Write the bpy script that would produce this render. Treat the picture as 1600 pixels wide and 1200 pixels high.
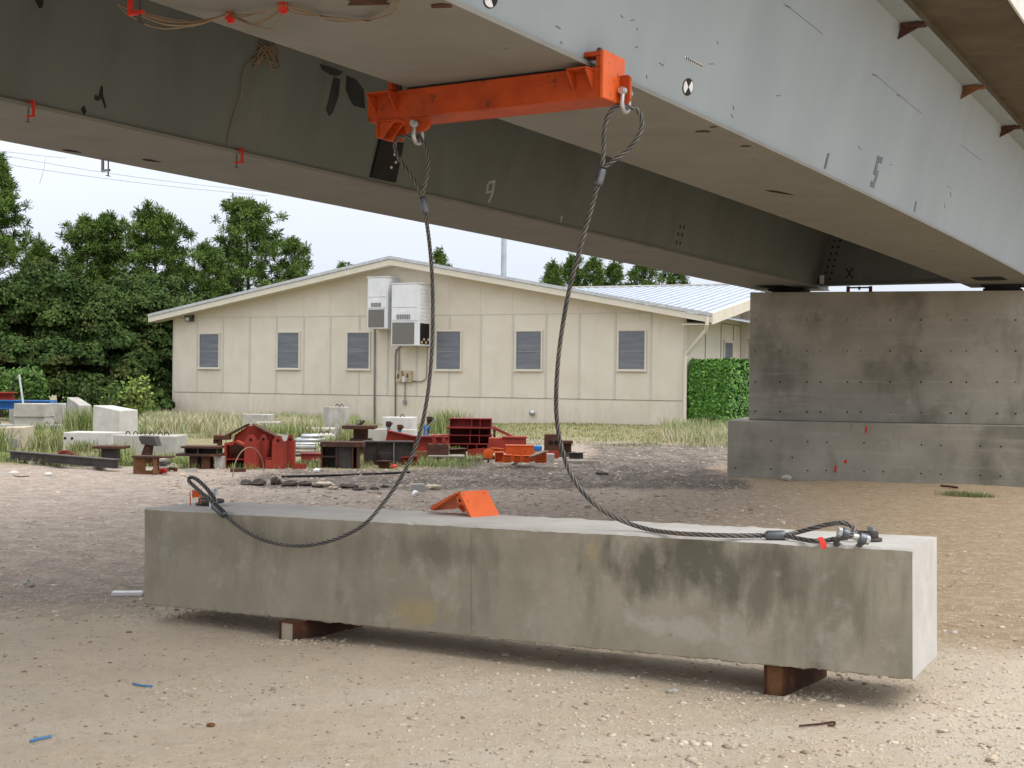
import bpy, math, random
import numpy as np
from mathutils import Vector, Matrix, noise as mn

for o in list(bpy.data.objects):
    bpy.data.objects.remove(o)
scene = bpy.context.scene
COL = scene.collection
R = math.radians
random.seed(7)

# ------------------------------------------------------------------ camera
CAMH, F = 1.65, 2100.0
cam = bpy.data.cameras.new('camera')
cam.sensor_width = 36.0
cam.lens = 36.0 * F / 1600
cam.clip_start, cam.clip_end = 0.05, 3000
camo = bpy.data.objects.new('camera', cam)
COL.objects.link(camo)
CM = Matrix.Translation((0, 0, CAMH)) @ Matrix.Rotation(R(90) - 0.0024, 4, 'X') @ Matrix.Rotation(0.012, 4, 'Z')
camo.matrix_world = CM
scene.camera = camo
# ------------------------------------------------------------------ sky and sun (overcast)
SUN_DIR = Vector((0.60, -0.32, 0.95)).normalized()
world = bpy.data.worlds.new("World")
scene.world = world
world.use_nodes = True
wt = world.node_tree
bg = wt.nodes['Background']
sky = wt.nodes.new('ShaderNodeTexSky')
sky.sky_type = 'NISHITA'
sky.sun_disc = False
sky.sun_elevation = math.asin(SUN_DIR.z)
sky.sun_rotation = math.atan2(SUN_DIR.x, SUN_DIR.y)
sky.air_density, sky.dust_density = 1.0, 4.0
tc = wt.nodes.new('ShaderNodeTexCoord')
sp = wt.nodes.new('ShaderNodeSeparateXYZ')
rp = wt.nodes.new('ShaderNodeValToRGB')
rp.color_ramp.elements[0].position = 0.0
rp.color_ramp.elements[0].color = (5.9, 6.4, 7.35, 1)
rp.color_ramp.elements[1].position = 0.9
rp.color_ramp.elements[1].color = (17.0, 17.2, 17.8, 1)
cn = wt.nodes.new('ShaderNodeTexNoise')
cn.inputs['Scale'].default_value = 2.2
cn.inputs['Detail'].default_value = 4
cm_ = wt.nodes.new('ShaderNodeMapRange')
cm_.inputs['To Min'].default_value = 0.88
cm_.inputs['To Max'].default_value = 1.12
cl = wt.nodes.new('ShaderNodeMix'); cl.data_type = 'RGBA'; cl.blend_type = 'MULTIPLY'; cl.inputs[0].default_value = 1
mx = wt.nodes.new('ShaderNodeMix'); mx.data_type = 'RGBA'; mx.inputs[0].default_value = 0.9
wt.links.new(tc.outputs['Generated'], sp.inputs[0])
wt.links.new(tc.outputs['Generated'], cn.inputs['Vector'])
wt.links.new(sp.outputs['Z'], rp.inputs[0])
wt.links.new(cn.outputs['Fac'], cm_.inputs['Value'])
wt.links.new(rp.outputs[0], cl.inputs[6])
wt.links.new(cm_.outputs[0], cl.inputs[7])
wt.links.new(sky.outputs[0], mx.inputs[6])
wt.links.new(cl.outputs[2], mx.inputs[7])
wt.links.new(mx.outputs[2], bg.inputs[0])
bg.inputs[1].default_value = 0.125
sl = bpy.data.lights.new('sun', 'SUN')
sl.energy, sl.angle, sl.color = 1.6, R(32), (1.0, 0.96, 0.9)
so = bpy.data.objects.new('sun', sl)
so.rotation_euler = SUN_DIR.to_track_quat('Z', 'Y').to_euler()
so.location = (8, -8, 14)
COL.objects.link(so)
scene.view_settings.view_transform = 'Standard'
scene.view_settings.look = 'None'
scene.view_settings.exposure = 0.1
scene.view_settings.gamma = 1.0
scene.cycles.max_bounces = 8
scene.cycles.diffuse_bounces = 5

# ------------------------------------------------------------------ helpers: where things stand
CO = Vector((0, 0, CAMH))
CR = CM.to_3x3()
def ray(px, py):
    d = CR @ Vector(((px - 800) / F, -(py - 600) / F, -1))
    return d / d.y
def W(px, py, d):
    return CO + ray(px, py) * d
def sstep(a, b, x):
    t = max(0.0, min(1.0, (x - a) / (b - a)))
    return t * t * (3 - 2 * t)
def gz(x, y):                        # lie of the land
    z = 0.22 * sstep(34, 44, y) * sstep(-8, 3, x)
    z += 0.012 * mn.noise((x * 0.35, y * 0.35, 1.3)) + 0.03 * mn.noise((x * 0.08, y * 0.08, 5.0)) * sstep(14, 20, y)
    return z
def G(px, py, z=0.0):
    d = ray(px, py)
    p = CO + d * ((z - CAMH) / d.z)
    return p
def GG(px, py):
    z = 0.0
    for _ in range(6):
        p = G(px, py, z)
        z = gz(p.x, p.y)
    p.z = z
    return p

# ------------------------------------------------------------------ helpers: meshes
WM = {}
class MB:
    def __init__(s):
        s.V, s.F, s.I, s.S = [], [], [], []
    def add(s, vs, fs, mi=0, sm=False, M=None):
        b = len(s.V)
        for v in vs:
            v = Vector(v)
            s.V.append(M @ v if M else v)
        for f in fs:
            s.F.append([b + i for i in f]); s.I.append(mi); s.S.append(sm)
        return s
    def box(s, x0, x1, y0, y1, z0, z1, M=None, mi=0):
        vs = [(x, y, z) for z in (z0, z1) for y in (y0, y1) for x in (x0, x1)]
        return s.add(vs, [(0, 2, 3, 1), (4, 5, 7, 6), (0, 1, 5, 4), (2, 6, 7, 3), (0, 4, 6, 2), (1, 3, 7, 5)], mi, False, M)
    def prism(s, poly, ext, M=None, mi=0):
        n = len(poly)
        ext = Vector(ext)
        vs = [Vector(p) for p in poly] + [Vector(p) + ext for p in poly]
        fs = [tuple(range(n))[::-1], tuple(range(n, 2 * n))]
        fs += [(i, (i + 1) % n, n + (i + 1) % n, n + i) for i in range(n)]
        return s.add(vs, fs, mi, False, M)
    def tube(s, pts, r, n=8, M=None, mi=0, closed=False, sm=True):
        pts = [Vector(p) for p in pts]
        m = len(pts)
        rs = r if isinstance(r, (list, tuple)) else [r] * m
        vs, fs = [], []
        up = None
        for i, p in enumerate(pts):
            if closed:
                t = pts[(i + 1) % m] - pts[i - 1]
            else:
                t = pts[min(i + 1, m - 1)] - pts[max(i - 1, 0)]
            t.normalize()
            if up is None:
                up = Vector((0, 0, 1)) if abs(t.z) < 0.9 else Vector((1, 0, 0))
            a = (up - t * up.dot(t)).normalized()
            b = t.cross(a)
            up = a
            for k in range(n):
                q = 2 * math.pi * k / n
                vs.append(p + (a * math.cos(q) + b * math.sin(q)) * rs[i])
        for i in range(m if closed else m - 1):
            for k in range(n):
                j = (i + 1) % m
                fs.append((i * n + k, i * n + (k + 1) % n, j * n + (k + 1) % n, j * n + k))
        if not closed:
            s.add(vs, fs + [tuple(range(n))[::-1], tuple(range((m - 1) * n, m * n))], mi, sm, M)
        else:
            s.add(vs, fs, mi, sm, M)
        return s
    def cyl(s, p0, p1, r, n=12, M=None, mi=0, r1=None):
        return s.tube([p0, p1], [r, r if r1 is None else r1], n, M, mi, False, n > 8)
    def build(s, name, mats, parent=None, bevel=0, root=None, loc=None, rz=0, world=False):
        me = bpy.data.meshes.new(name)
        o = bpy.data.objects.new(name, me)
        COL.objects.link(o)
        if parent is not None:
            o.parent = parent
            WM[o] = WM[parent]
        else:
            o.location = loc or (0, 0, 0)
            o.rotation_euler = (0, 0, rz)
            WM[o] = Matrix.Translation(loc or (0, 0, 0)) @ Matrix.Rotation(rz, 4, 'Z')
        V = s.V
        if world:
            inv = WM[o].inverted()
            V = [inv @ v for v in V]
        me.from_pydata([tuple(v) for v in V], [], s.F)
        if not isinstance(mats, (list, tuple)):
            mats = [mats]
        for m in mats:
            me.materials.append(m)
        me.polygons.foreach_set('material_index', s.I)
        me.polygons.foreach_set('use_smooth', s.S)
        me.update()
        if bevel:
            bm = o.modifiers.new('bevel', 'BEVEL')
            bm.width, bm.segments, bm.limit_method, bm.angle_limit = bevel, 2, 'ANGLE', R(40)
        return o
def tag(o, label=None, cat=None, group=None, kind=None):
    if label: o['label'] = label
    if cat: o['category'] = cat
    if group: o['group'] = group
    if kind: o['kind'] = kind
    return o
def empty(name, loc, rz=0, label=None, cat=None, group=None):
    o = bpy.data.objects.new(name, None)
    COL.objects.link(o)
    o.empty_display_size = 0.2
    o.location = loc
    o.rotation_euler = (0, 0, rz)
    WM[o] = Matrix.Translation(loc) @ Matrix.Rotation(rz, 4, 'Z')
    return tag(o, label, cat, group)
def copy_tree(o, loc, rz, label=None, group=None, scale=None):
    c = o.copy(); COL.objects.link(c)
    c.location = loc; c.rotation_euler = (0, 0, rz)
    if scale: c.scale = scale
    if label: c['label'] = label
    if group: c['group'] = group
    for ch in list(o.children):
        k = ch.copy(); COL.objects.link(k); k.parent = c
        for g in list(ch.children):
            q = g.copy(); COL.objects.link(q); q.parent = k
    return c
def npmesh(name, V, Fq, mat, parent=None, loc=None, k=4):
    """fast mesh from numpy: V (n,3), Fq (m,k)"""
    me = bpy.data.meshes.new(name)
    n, m = len(V), len(Fq)
    me.vertices.add(n); me.vertices.foreach_set('co', np.asarray(V, np.float32).ravel())
    me.loops.add(m * k); me.loops.foreach_set('vertex_index', np.asarray(Fq, np.int32).ravel())
    me.polygons.add(m); me.polygons.foreach_set('loop_start', np.arange(m, dtype=np.int32) * k)
    me.update(calc_edges=True); me.validate()
    me.materials.append(mat)
    o = bpy.data.objects.new(name, me)
    COL.objects.link(o)
    if parent is not None:
        o.parent = parent
    else:
        o.location = loc or (0, 0, 0)
    WM[o] = Matrix.Translation(loc or (0, 0, 0))
    return o

# ------------------------------------------------------------------ helpers: materials
def mat(name, c1, c2, scale=4, lo=0.35, hi=0.65, rough=0.85, bump=0.15, bscale=None, stretch=(1, 1, 1), layers=(), metal=0.0, detail=6, spec=0.3, island=0.0, dist=0.02):
    m = bpy.data.materials.new(name)
    m.use_nodes = True
    nt = m.node_tree
    N, L = nt.nodes, nt.links
    b = N['Principled BSDF']
    b.inputs['Roughness'].default_value = rough
    b.inputs['Metallic'].default_value = metal
    b.inputs['Specular IOR Level'].default_value = spec
    tcn = N.new('ShaderNodeTexCoord')
    def noise(sc, st, det, w=0):
        mp = N.new('ShaderNodeMapping')
        mp.inputs['Scale'].default_value = st
        mp.inputs['Location'].default_value = (w * 3.1, w * 1.7, w * 2.3)
        nz = N.new('ShaderNodeTexNoise')
        nz.inputs['Scale'].default_value = sc
        nz.inputs['Detail'].default_value = det
        nz.inputs['Roughness'].default_value = 0.6
        L.new(tcn.outputs['Object'], mp.inputs[0]); L.new(mp.outputs[0], nz.inputs['Vector'])
        return nz.outputs['Fac']
    def ramp(src, a, c, ca, cb):
        r = N.new('ShaderNodeValToRGB')
        r.color_ramp.elements[0].position, r.color_ramp.elements[1].position = a, c
        r.color_ramp.elements[0].color, r.color_ramp.elements[1].color = ca, cb
        L.new(src, r.inputs[0])
        return r.outputs[0]
    cur = ramp(noise(scale, stretch, detail), lo, hi, (*c1, 1), (*c2, 1))
    for i, l in enumerate(layers):
        src = noise(l.get('scale', 2), l.get('stretch', (1, 1, 1)), l.get('detail', 5), i + 1)
        if 'blob' in l:              # a stain with a place of its own on the thing
            c, r = l['blob']
            mp = N.new('ShaderNodeMapping')
            mp.inputs['Scale'].default_value = tuple(1 / q if q else 0 for q in r)
            mp.inputs['Location'].default_value = tuple(-a / q if q else 0 for a, q in zip(c, r))
            ln = N.new('ShaderNodeVectorMath'); ln.operation = 'LENGTH'
            L.new(tcn.outputs['Object'], mp.inputs[0]); L.new(mp.outputs[0], ln.inputs[0])
            su = N.new('ShaderNodeMath'); su.operation = 'MULTIPLY_ADD'
            L.new(ln.outputs['Value'], su.inputs[0]); su.inputs[1].default_value = -.3; L.new(src, su.inputs[2])
            src = su.outputs[0]
        fac = ramp(src, l.get('lo', 0.5), l.get('hi', 0.6), (0, 0, 0, 1), (l.get('fac', 1),) * 3 + (1,))
        x = N.new('ShaderNodeMix'); x.data_type = 'RGBA'
        L.new(fac, x.inputs[0]); L.new(cur, x.inputs[6]); x.inputs[7].default_value = (*l['color'], 1)
        cur = x.outputs[2]
    if island:
        g = N.new('ShaderNodeNewGeometry')
        h = N.new('ShaderNodeHueSaturation')
        mr = N.new('ShaderNodeMapRange'); mr.inputs['To Min'].default_value = 1 - island; mr.inputs['To Max'].default_value = 1 + island
        L.new(g.outputs['Random Per Island'], mr.inputs['Value']); L.new(mr.outputs[0], h.inputs['Value']); L.new(cur, h.inputs['Color'])
        cur = h.outputs[0]
    L.new(cur, b.inputs['Base Color'])
    if bump:
        bp = N.new('ShaderNodeBump')
        bp.inputs['Strength'].default_value = bump
        bp.inputs['Distance'].default_value = dist
        L.new(noise(bscale or scale * 6, stretch, 6, 9), bp.inputs['Height'])
        L.new(bp.outputs[0], b.inputs['Normal'])
    return m

K = {}
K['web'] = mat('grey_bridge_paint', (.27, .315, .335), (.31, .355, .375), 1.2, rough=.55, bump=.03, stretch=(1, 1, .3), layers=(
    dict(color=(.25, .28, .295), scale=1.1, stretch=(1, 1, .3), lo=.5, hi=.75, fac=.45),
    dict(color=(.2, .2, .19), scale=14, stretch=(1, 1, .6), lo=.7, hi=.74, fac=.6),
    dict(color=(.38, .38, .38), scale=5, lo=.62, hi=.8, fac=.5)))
K['flange'] = mat('beige_flange_paint', (.198, .195, .172), (.232, .228, .204), 2.5, rough=.6, bump=.05, layers=(
    dict(color=(.165, .15, .12), scale=1.4, stretch=(1, 1, 1), lo=.55, hi=.75, fac=.5),
    dict(color=(.08, .055, .035), scale=5, stretch=(1.0, 1.0, 1), lo=.70, hi=.74, fac=.8)))
K['webshaded'] = mat('shaded_bridge_paint', (.120, .138, .130), (.152, .168, .158), 1.0, rough=.6, bump=.03, stretch=(1, 1, .4), layers=(dict(color=(.10, .105, .09), scale=2.2, stretch=(1.2, 1.2, .35), lo=.5, hi=.75, fac=.6), dict(color=(.19, .18, .15), scale=6, lo=.66, hi=.8, fac=.4)))  # the grey bridge paint again, with the shade under the deck put into its colour
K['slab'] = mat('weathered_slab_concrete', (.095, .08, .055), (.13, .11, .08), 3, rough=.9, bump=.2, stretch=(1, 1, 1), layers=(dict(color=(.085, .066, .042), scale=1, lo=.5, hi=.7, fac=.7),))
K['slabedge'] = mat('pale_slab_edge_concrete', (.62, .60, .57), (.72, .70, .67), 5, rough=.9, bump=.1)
K['dark'] = mat('blackened_recess', (.004, .004, .004), (.009, .008, .008), 5, rough=.9, bump=0)
K['webpatch'] = mat('dark_peeled_patch', (.018, .02, .022), (.035, .037, .04), 6, rough=.7, bump=.05)
K['black'] = mat('black_paint', (.012, .012, .013), (.022, .022, .022), 5, rough=.8, bump=.05)
K['stencil'] = mat('grey_stencil_ink', (.13, .14, .17), (.19, .20, .23), 20, rough=.9, bump=0)
K['scuff'] = mat('grey_scuff_mark', (.13, .15, .165), (.20, .225, .24), 9, rough=.8, bump=0)
K['chalk'] = mat('faded_chalk', (.30, .31, .32), (.40, .41, .42), 20, rough=.9, bump=0)
K['white'] = mat('white_sticker', (.74, .75, .76), (.80, .80, .80), 8, rough=.6, bump=0)
K['pier'] = mat('board_marked_pier_concrete', (.25, .238, .195), (.365, .345, .29), 1.1, .3, .7, rough=.92, bump=.25, bscale=14, detail=8, layers=(
    dict(color=(.135, .128, .10), scale=.9, stretch=(1, 1, .7), lo=.5, hi=.68, fac=.75),
    dict(color=(.43, .405, .35), scale=1.8, stretch=(.4, .4, 6), lo=.54, hi=.70, fac=.30),
    dict(color=(.16, .135, .09), scale=1.6, stretch=(1.2, 1.2, .5), lo=.58, hi=.74, fac=.5), dict(color=(.42, .40, .35), scale=2.6, lo=.60, hi=.75, fac=.4), dict(color=(.12, .115, .10), scale=26, lo=.66, hi=.72, fac=.5),
    dict(color=(.10, .09, .075), scale=5, stretch=(1.2, 1.2, .25), lo=.62, hi=.75, fac=.4)))
K['beam'] = mat('stained_beam_concrete', (.245, .225, .175), (.335, .31, .255), 2.4, .3, .7, rough=.92, bump=.2, bscale=30, detail=9, layers=(
    dict(color=(.15, .145, .11), scale=1.7, stretch=(1.6, 1.6, .45), lo=.54, hi=.70, fac=.75),
    dict(color=(.41, .39, .34), scale=3, stretch=(2.5, 2.5, .5), lo=.57, hi=.72, fac=.6),
    dict(color=(.36, .28, .15), scale=1.3, stretch=(1, 1, .7), lo=.65, hi=.75, fac=.35),
    dict(color=(.45, .43, .40), scale=16, lo=.63, hi=.70, fac=.6),
    dict(color=(.07, .065, .055), scale=45, lo=.70, hi=.74, fac=.6)))
K['beamtop'] = mat('pale_trowelled_concrete', (.47, .45, .415), (.55, .53, .49), 4, rough=.9, bump=.15, bscale=40, layers=(
    dict(color=(.40, .38, .34), scale=3, lo=.55, hi=.7, fac=.6), dict(color=(.2, .19, .17), scale=50, lo=.68, hi=.73, fac=.6)))
K['orange'] = mat('orange_steel_paint', (.64, .10, .015), (.74, .13, .02), 6, rough=.45, bump=.03, layers=(
    dict(color=(.42, .05, .012), scale=3, lo=.55, hi=.75, fac=.45), dict(color=(.16, .06, .03), scale=17, detail=10, lo=.635, hi=.66, fac=.7), dict(color=(.66, .24, .12), scale=5, lo=.6, hi=.8, fac=.4)), spec=.3)
K['orangeshaded'] = mat('shaded_orange_steel_paint', (.40, .055, .010), (.50, .075, .014), 6, rough=.5, bump=.03, layers=(dict(color=(.24, .03, .010), scale=3, lo=.5, hi=.75, fac=.6), dict(color=(.10, .04, .02), scale=16, detail=10, lo=.615, hi=.65, fac=.7), dict(color=(.42, .13, .06), scale=5, lo=.6, hi=.8, fac=.4)), spec=.25)  # same orange paint, darkened to hold the under-bridge shade; chips are rust
K['red'] = mat('red_oxide_primer', (.25, .03, .018), (.33, .045, .027), 3, rough=.8, bump=.06, layers=(
    dict(color=(.16, .03, .02), scale=2, lo=.52, hi=.72, fac=.6), dict(color=(.4, .15, .11), scale=5, lo=.66, hi=.8, fac=.4)))
K['crimson'] = mat('crimson_steel_paint', (.17, .02, .018), (.25, .03, .026), 3, rough=.7, bump=.05, layers=(
    dict(color=(.15, .04, .03), scale=4, lo=.58, hi=.72, fac=.6), dict(color=(.42, .2, .16), scale=9, lo=.68, hi=.76, fac=.5)))
K['rust'] = mat('rusty_steel', (.055, .024, .015), (.12, .048, .025), 6, rough=.9, bump=.25, layers=(
    dict(color=(.04, .028, .025), scale=2.5, lo=.48, hi=.65, fac=.8), dict(color=(.30, .13, .05), scale=7, lo=.62, hi=.72, fac=.6)))
K['rustbright'] = mat('orange_brown_rust', (.13, .058, .027), (.24, .12, .055), 7, rough=.9, bump=.2, layers=(dict(color=(.07, .03, .02), scale=4, lo=.5, hi=.65, fac=.8),))
K['darksteel'] = mat('dark_mill_steel', (.05, .043, .040), (.095, .082, .074), 4, rough=.6, bump=.08, layers=(dict(color=(.13, .07, .045), scale=3, lo=.58, hi=.7, fac=.6),), metal=.3)
K['rope'] = mat('oiled_wire_rope', (.03, .028, .027), (.065, .06, .056), 10, rough=.5, bump=.1, layers=(dict(color=(.10, .08, .06), scale=1.6, lo=.52, hi=.68, fac=.75),), metal=.3, spec=.5)
K['ropehighlight'] = mat('highlight_rope_strand', (.14, .13, .12), (.26, .24, .215), 10, rough=.45, bump=.05, layers=(dict(color=(.30, .24, .17), scale=1.6, lo=.52, hi=.68, fac=.75),), metal=.3, spec=.5)  # every other strand paler: a painted highlight that brings out the twist
K['galv'] = mat('galvanised_metal', (.42, .43, .43), (.56, .57, .57), 9, rough=.38, bump=.04, metal=.7, spec=.5)
K['sleeve'] = mat('dull_steel_ferrule', (.09, .10, .11), (.17, .18, .20), 12, rough=.4, bump=.05, metal=.7, spec=.5)
K['greysteel'] = mat('grey_steel', (.22, .23, .24), (.30, .31, .32), 5, rough=.5, bump=.05, metal=.4)
K['redtag'] = mat('red_plastic', (.55, .025, .015), (.62, .035, .02), 8, rough=.5, bump=0)
K['wall'] = mat('cream_wall_panel', (.63, .57, .47), (.67, .61, .51), 1.2, rough=.85, bump=.05, bscale=30, layers=(
    dict(color=(.47, .43, .34), scale=1.1, stretch=(1, 1, .35), lo=.58, hi=.8, fac=.35), dict(color=(.50, .44, .35), blob=((10, -5, .1), (0, 0, .8)), scale=3, stretch=(2, 2, .6), lo=.15, hi=.5, fac=.5),
    dict(color=(.55, .49, .39), scale=.5, lo=.5, hi=.75, fac=.7), dict(color=(.50, .46, .37), scale=3, stretch=(1.5, 1.5, .2), lo=.6, hi=.8, fac=.4)))
K['batten'] = mat('greyed_panel_joint', (.50, .485, .415), (.54, .52, .445), 2, rough=.9, bump=0)
K['jointline'] = mat('dark_panel_joint', (.17, .16, .135), (.24, .225, .19), 2, rough=.9, bump=0)
K['fascia'] = mat('cream_fascia', (.60, .55, .45), (.65, .60, .50), 2, rough=.7, bump=.03)
K['roof'] = mat('ribbed_metal_roof', (.40, .44, .50), (.47, .51, .57), 2, rough=.4, bump=.05, metal=.3, layers=(dict(color=(.33, .36, .40), scale=1, lo=.55, hi=.75, fac=.5),))
K['screen'] = mat('grey_window_screen', (.125, .135, .16), (.165, .175, .20), 1.5, rough=.5, bump=.05, bscale=4, stretch=(.6, .6, 5), layers=(dict(color=(.22, .23, .25), scale=1.3, stretch=(.5, .5, 6), lo=.5, hi=.72, fac=.75),))
K['acwhite'] = mat('off_white_enamel', (.62, .63, .64), (.70, .71, .72), 2, rough=.5, bump=.03, layers=(dict(color=(.50, .49, .46), scale=2.5, stretch=(1, 1, .4), lo=.6, hi=.8, fac=.5),))
K['grille'] = mat('dusty_coil_grille', (.13, .125, .115), (.185, .175, .16), 60, rough=.8, bump=.3)
K['conduit'] = mat('grey_conduit', (.20, .20, .19), (.27, .26, .25), 5, rough=.6, bump=0)
K['panelbox'] = mat('tan_rusting_box', (.42, .33, .22), (.5, .42, .3), 6, rough=.7, bump=.05, layers=(dict(color=(.22, .1, .05), scale=5, lo=.56, hi=.66, fac=.8),))
K['conc'] = mat('pale_block_concrete', (.34, .325, .29), (.44, .42, .385), 3, rough=.92, bump=.2, layers=(
    dict(color=(.26, .245, .22), scale=2, stretch=(1.5, 1.5, .5), lo=.54, hi=.7, fac=.7), dict(color=(.60, .57, .53), scale=4, lo=.6, hi=.75, fac=.6)))
K['conclight'] = mat('bright_block_concrete', (.46, .44, .405), (.57, .55, .515), 3, rough=.92, bump=.15, layers=(dict(color=(.42, .4, .36), scale=3, stretch=(2, 2, .6), lo=.56, hi=.7, fac=.5),))
K['conctan'] = mat('tan_block_concrete', (.44, .38, .28), (.52, .46, .36), 4, rough=.92, bump=.2, layers=(dict(color=(.25, .15, .09), scale=5, stretch=(2, 2, .8), lo=.62, hi=.7, fac=.6),))
K['blue'] = mat('blue_steel_paint', (.02, .13, .38), (.035, .18, .47), 4, rough=.5, bump=.04, layers=(dict(color=(.02, .06, .16), scale=3, lo=.55, hi=.7, fac=.6),))
K['bluepale'] = mat('faded_blue_paint', (.06, .19, .40), (.10, .26, .48), 4, rough=.7, bump=.04, layers=(dict(color=(.3, .36, .42), scale=5, lo=.56, hi=.7, fac=.6),))
K['wood'] = mat('bleached_wood', (.50, .41, .33), (.62, .53, .45), 5, rough=.9, bump=.1, stretch=(.3, 3, 3))
K['oldwood'] = mat('weathered_wood', (.26, .23, .19), (.38, .35, .30), 5, rough=.9, bump=.15, stretch=(.3, 3, 3))
K['wire'] = mat('tan_cable_sheath', (.22, .15, .09), (.30, .22, .14), 6, rough=.7, bump=0)
K['bark'] = mat('brown_bark', (.07, .05, .035), (.13, .10, .075), 6, rough=.95, bump=.4, stretch=(1, 1, .3))
K['leaf'] = mat('broad_green_leaf', (.033, .062, .017), (.070, .108, .030), .5, rough=.8, spec=.06, bump=0, island=.4, layers=(dict(color=(.095, .075, .032), scale=.6, lo=.52, hi=.70, fac=.55),))
K['pine'] = mat('pine_needles', (.062, .112, .026), (.135, .20, .046), .5, rough=.8, spec=.06, bump=0, island=.45)
K['vine'] = mat('bright_vine_leaf', (.055, .12, .022), (.10, .19, .035), 1.5, rough=.6, bump=0, island=.4)
K['yleaf'] = mat('yellowing_leaf', (.12, .19, .03), (.24, .30, .06), 3, rough=.6, bump=0, island=.4)
K['hedge'] = mat('clipped_hedge_leaf', (.055, .15, .022), (.115, .26, .04), 3, rough=.5, bump=0, island=.45)
K['grass'] = mat('green_grass', (.15, .20, .055), (.26, .30, .11), .5, rough=.7, bump=0, island=.35, layers=(dict(color=(.38, .34, .20), scale=.35, lo=.46, hi=.66, fac=.8),))
K['drygrass'] = mat('dry_straw_grass', (.36, .32, .20), (.50, .45, .31), .6, rough=.8, bump=0, island=.3, layers=(dict(color=(.20, .26, .09), scale=.45, lo=.44, hi=.58, fac=.85),))
K['lawn'] = mat('sparse_pale_turf', (.16, .20, .06), (.30, .31, .13), .4, rough=.8, bump=0, island=.3, layers=(dict(color=(.40, .36, .22), scale=.3, lo=.5, hi=.66, fac=.7),))
K['grit'] = mat('dark_grit', (.27, .21, .155), (.42, .345, .265), 3, rough=.95, bump=.1, island=.4)
K['clod'] = mat('dark_soil_clod', (.06, .048, .04), (.11, .09, .075), 9, rough=.95, bump=.4)
K['stone'] = mat('pale_limestone', (.47, .39, .295), (.57, .485, .385), 3, rough=.95, bump=.1, island=.22)
K['bark2'] = mat('grey_pole', (.26, .29, .31), (.32, .35, .37), 2, rough=.6, bump=0)

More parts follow.
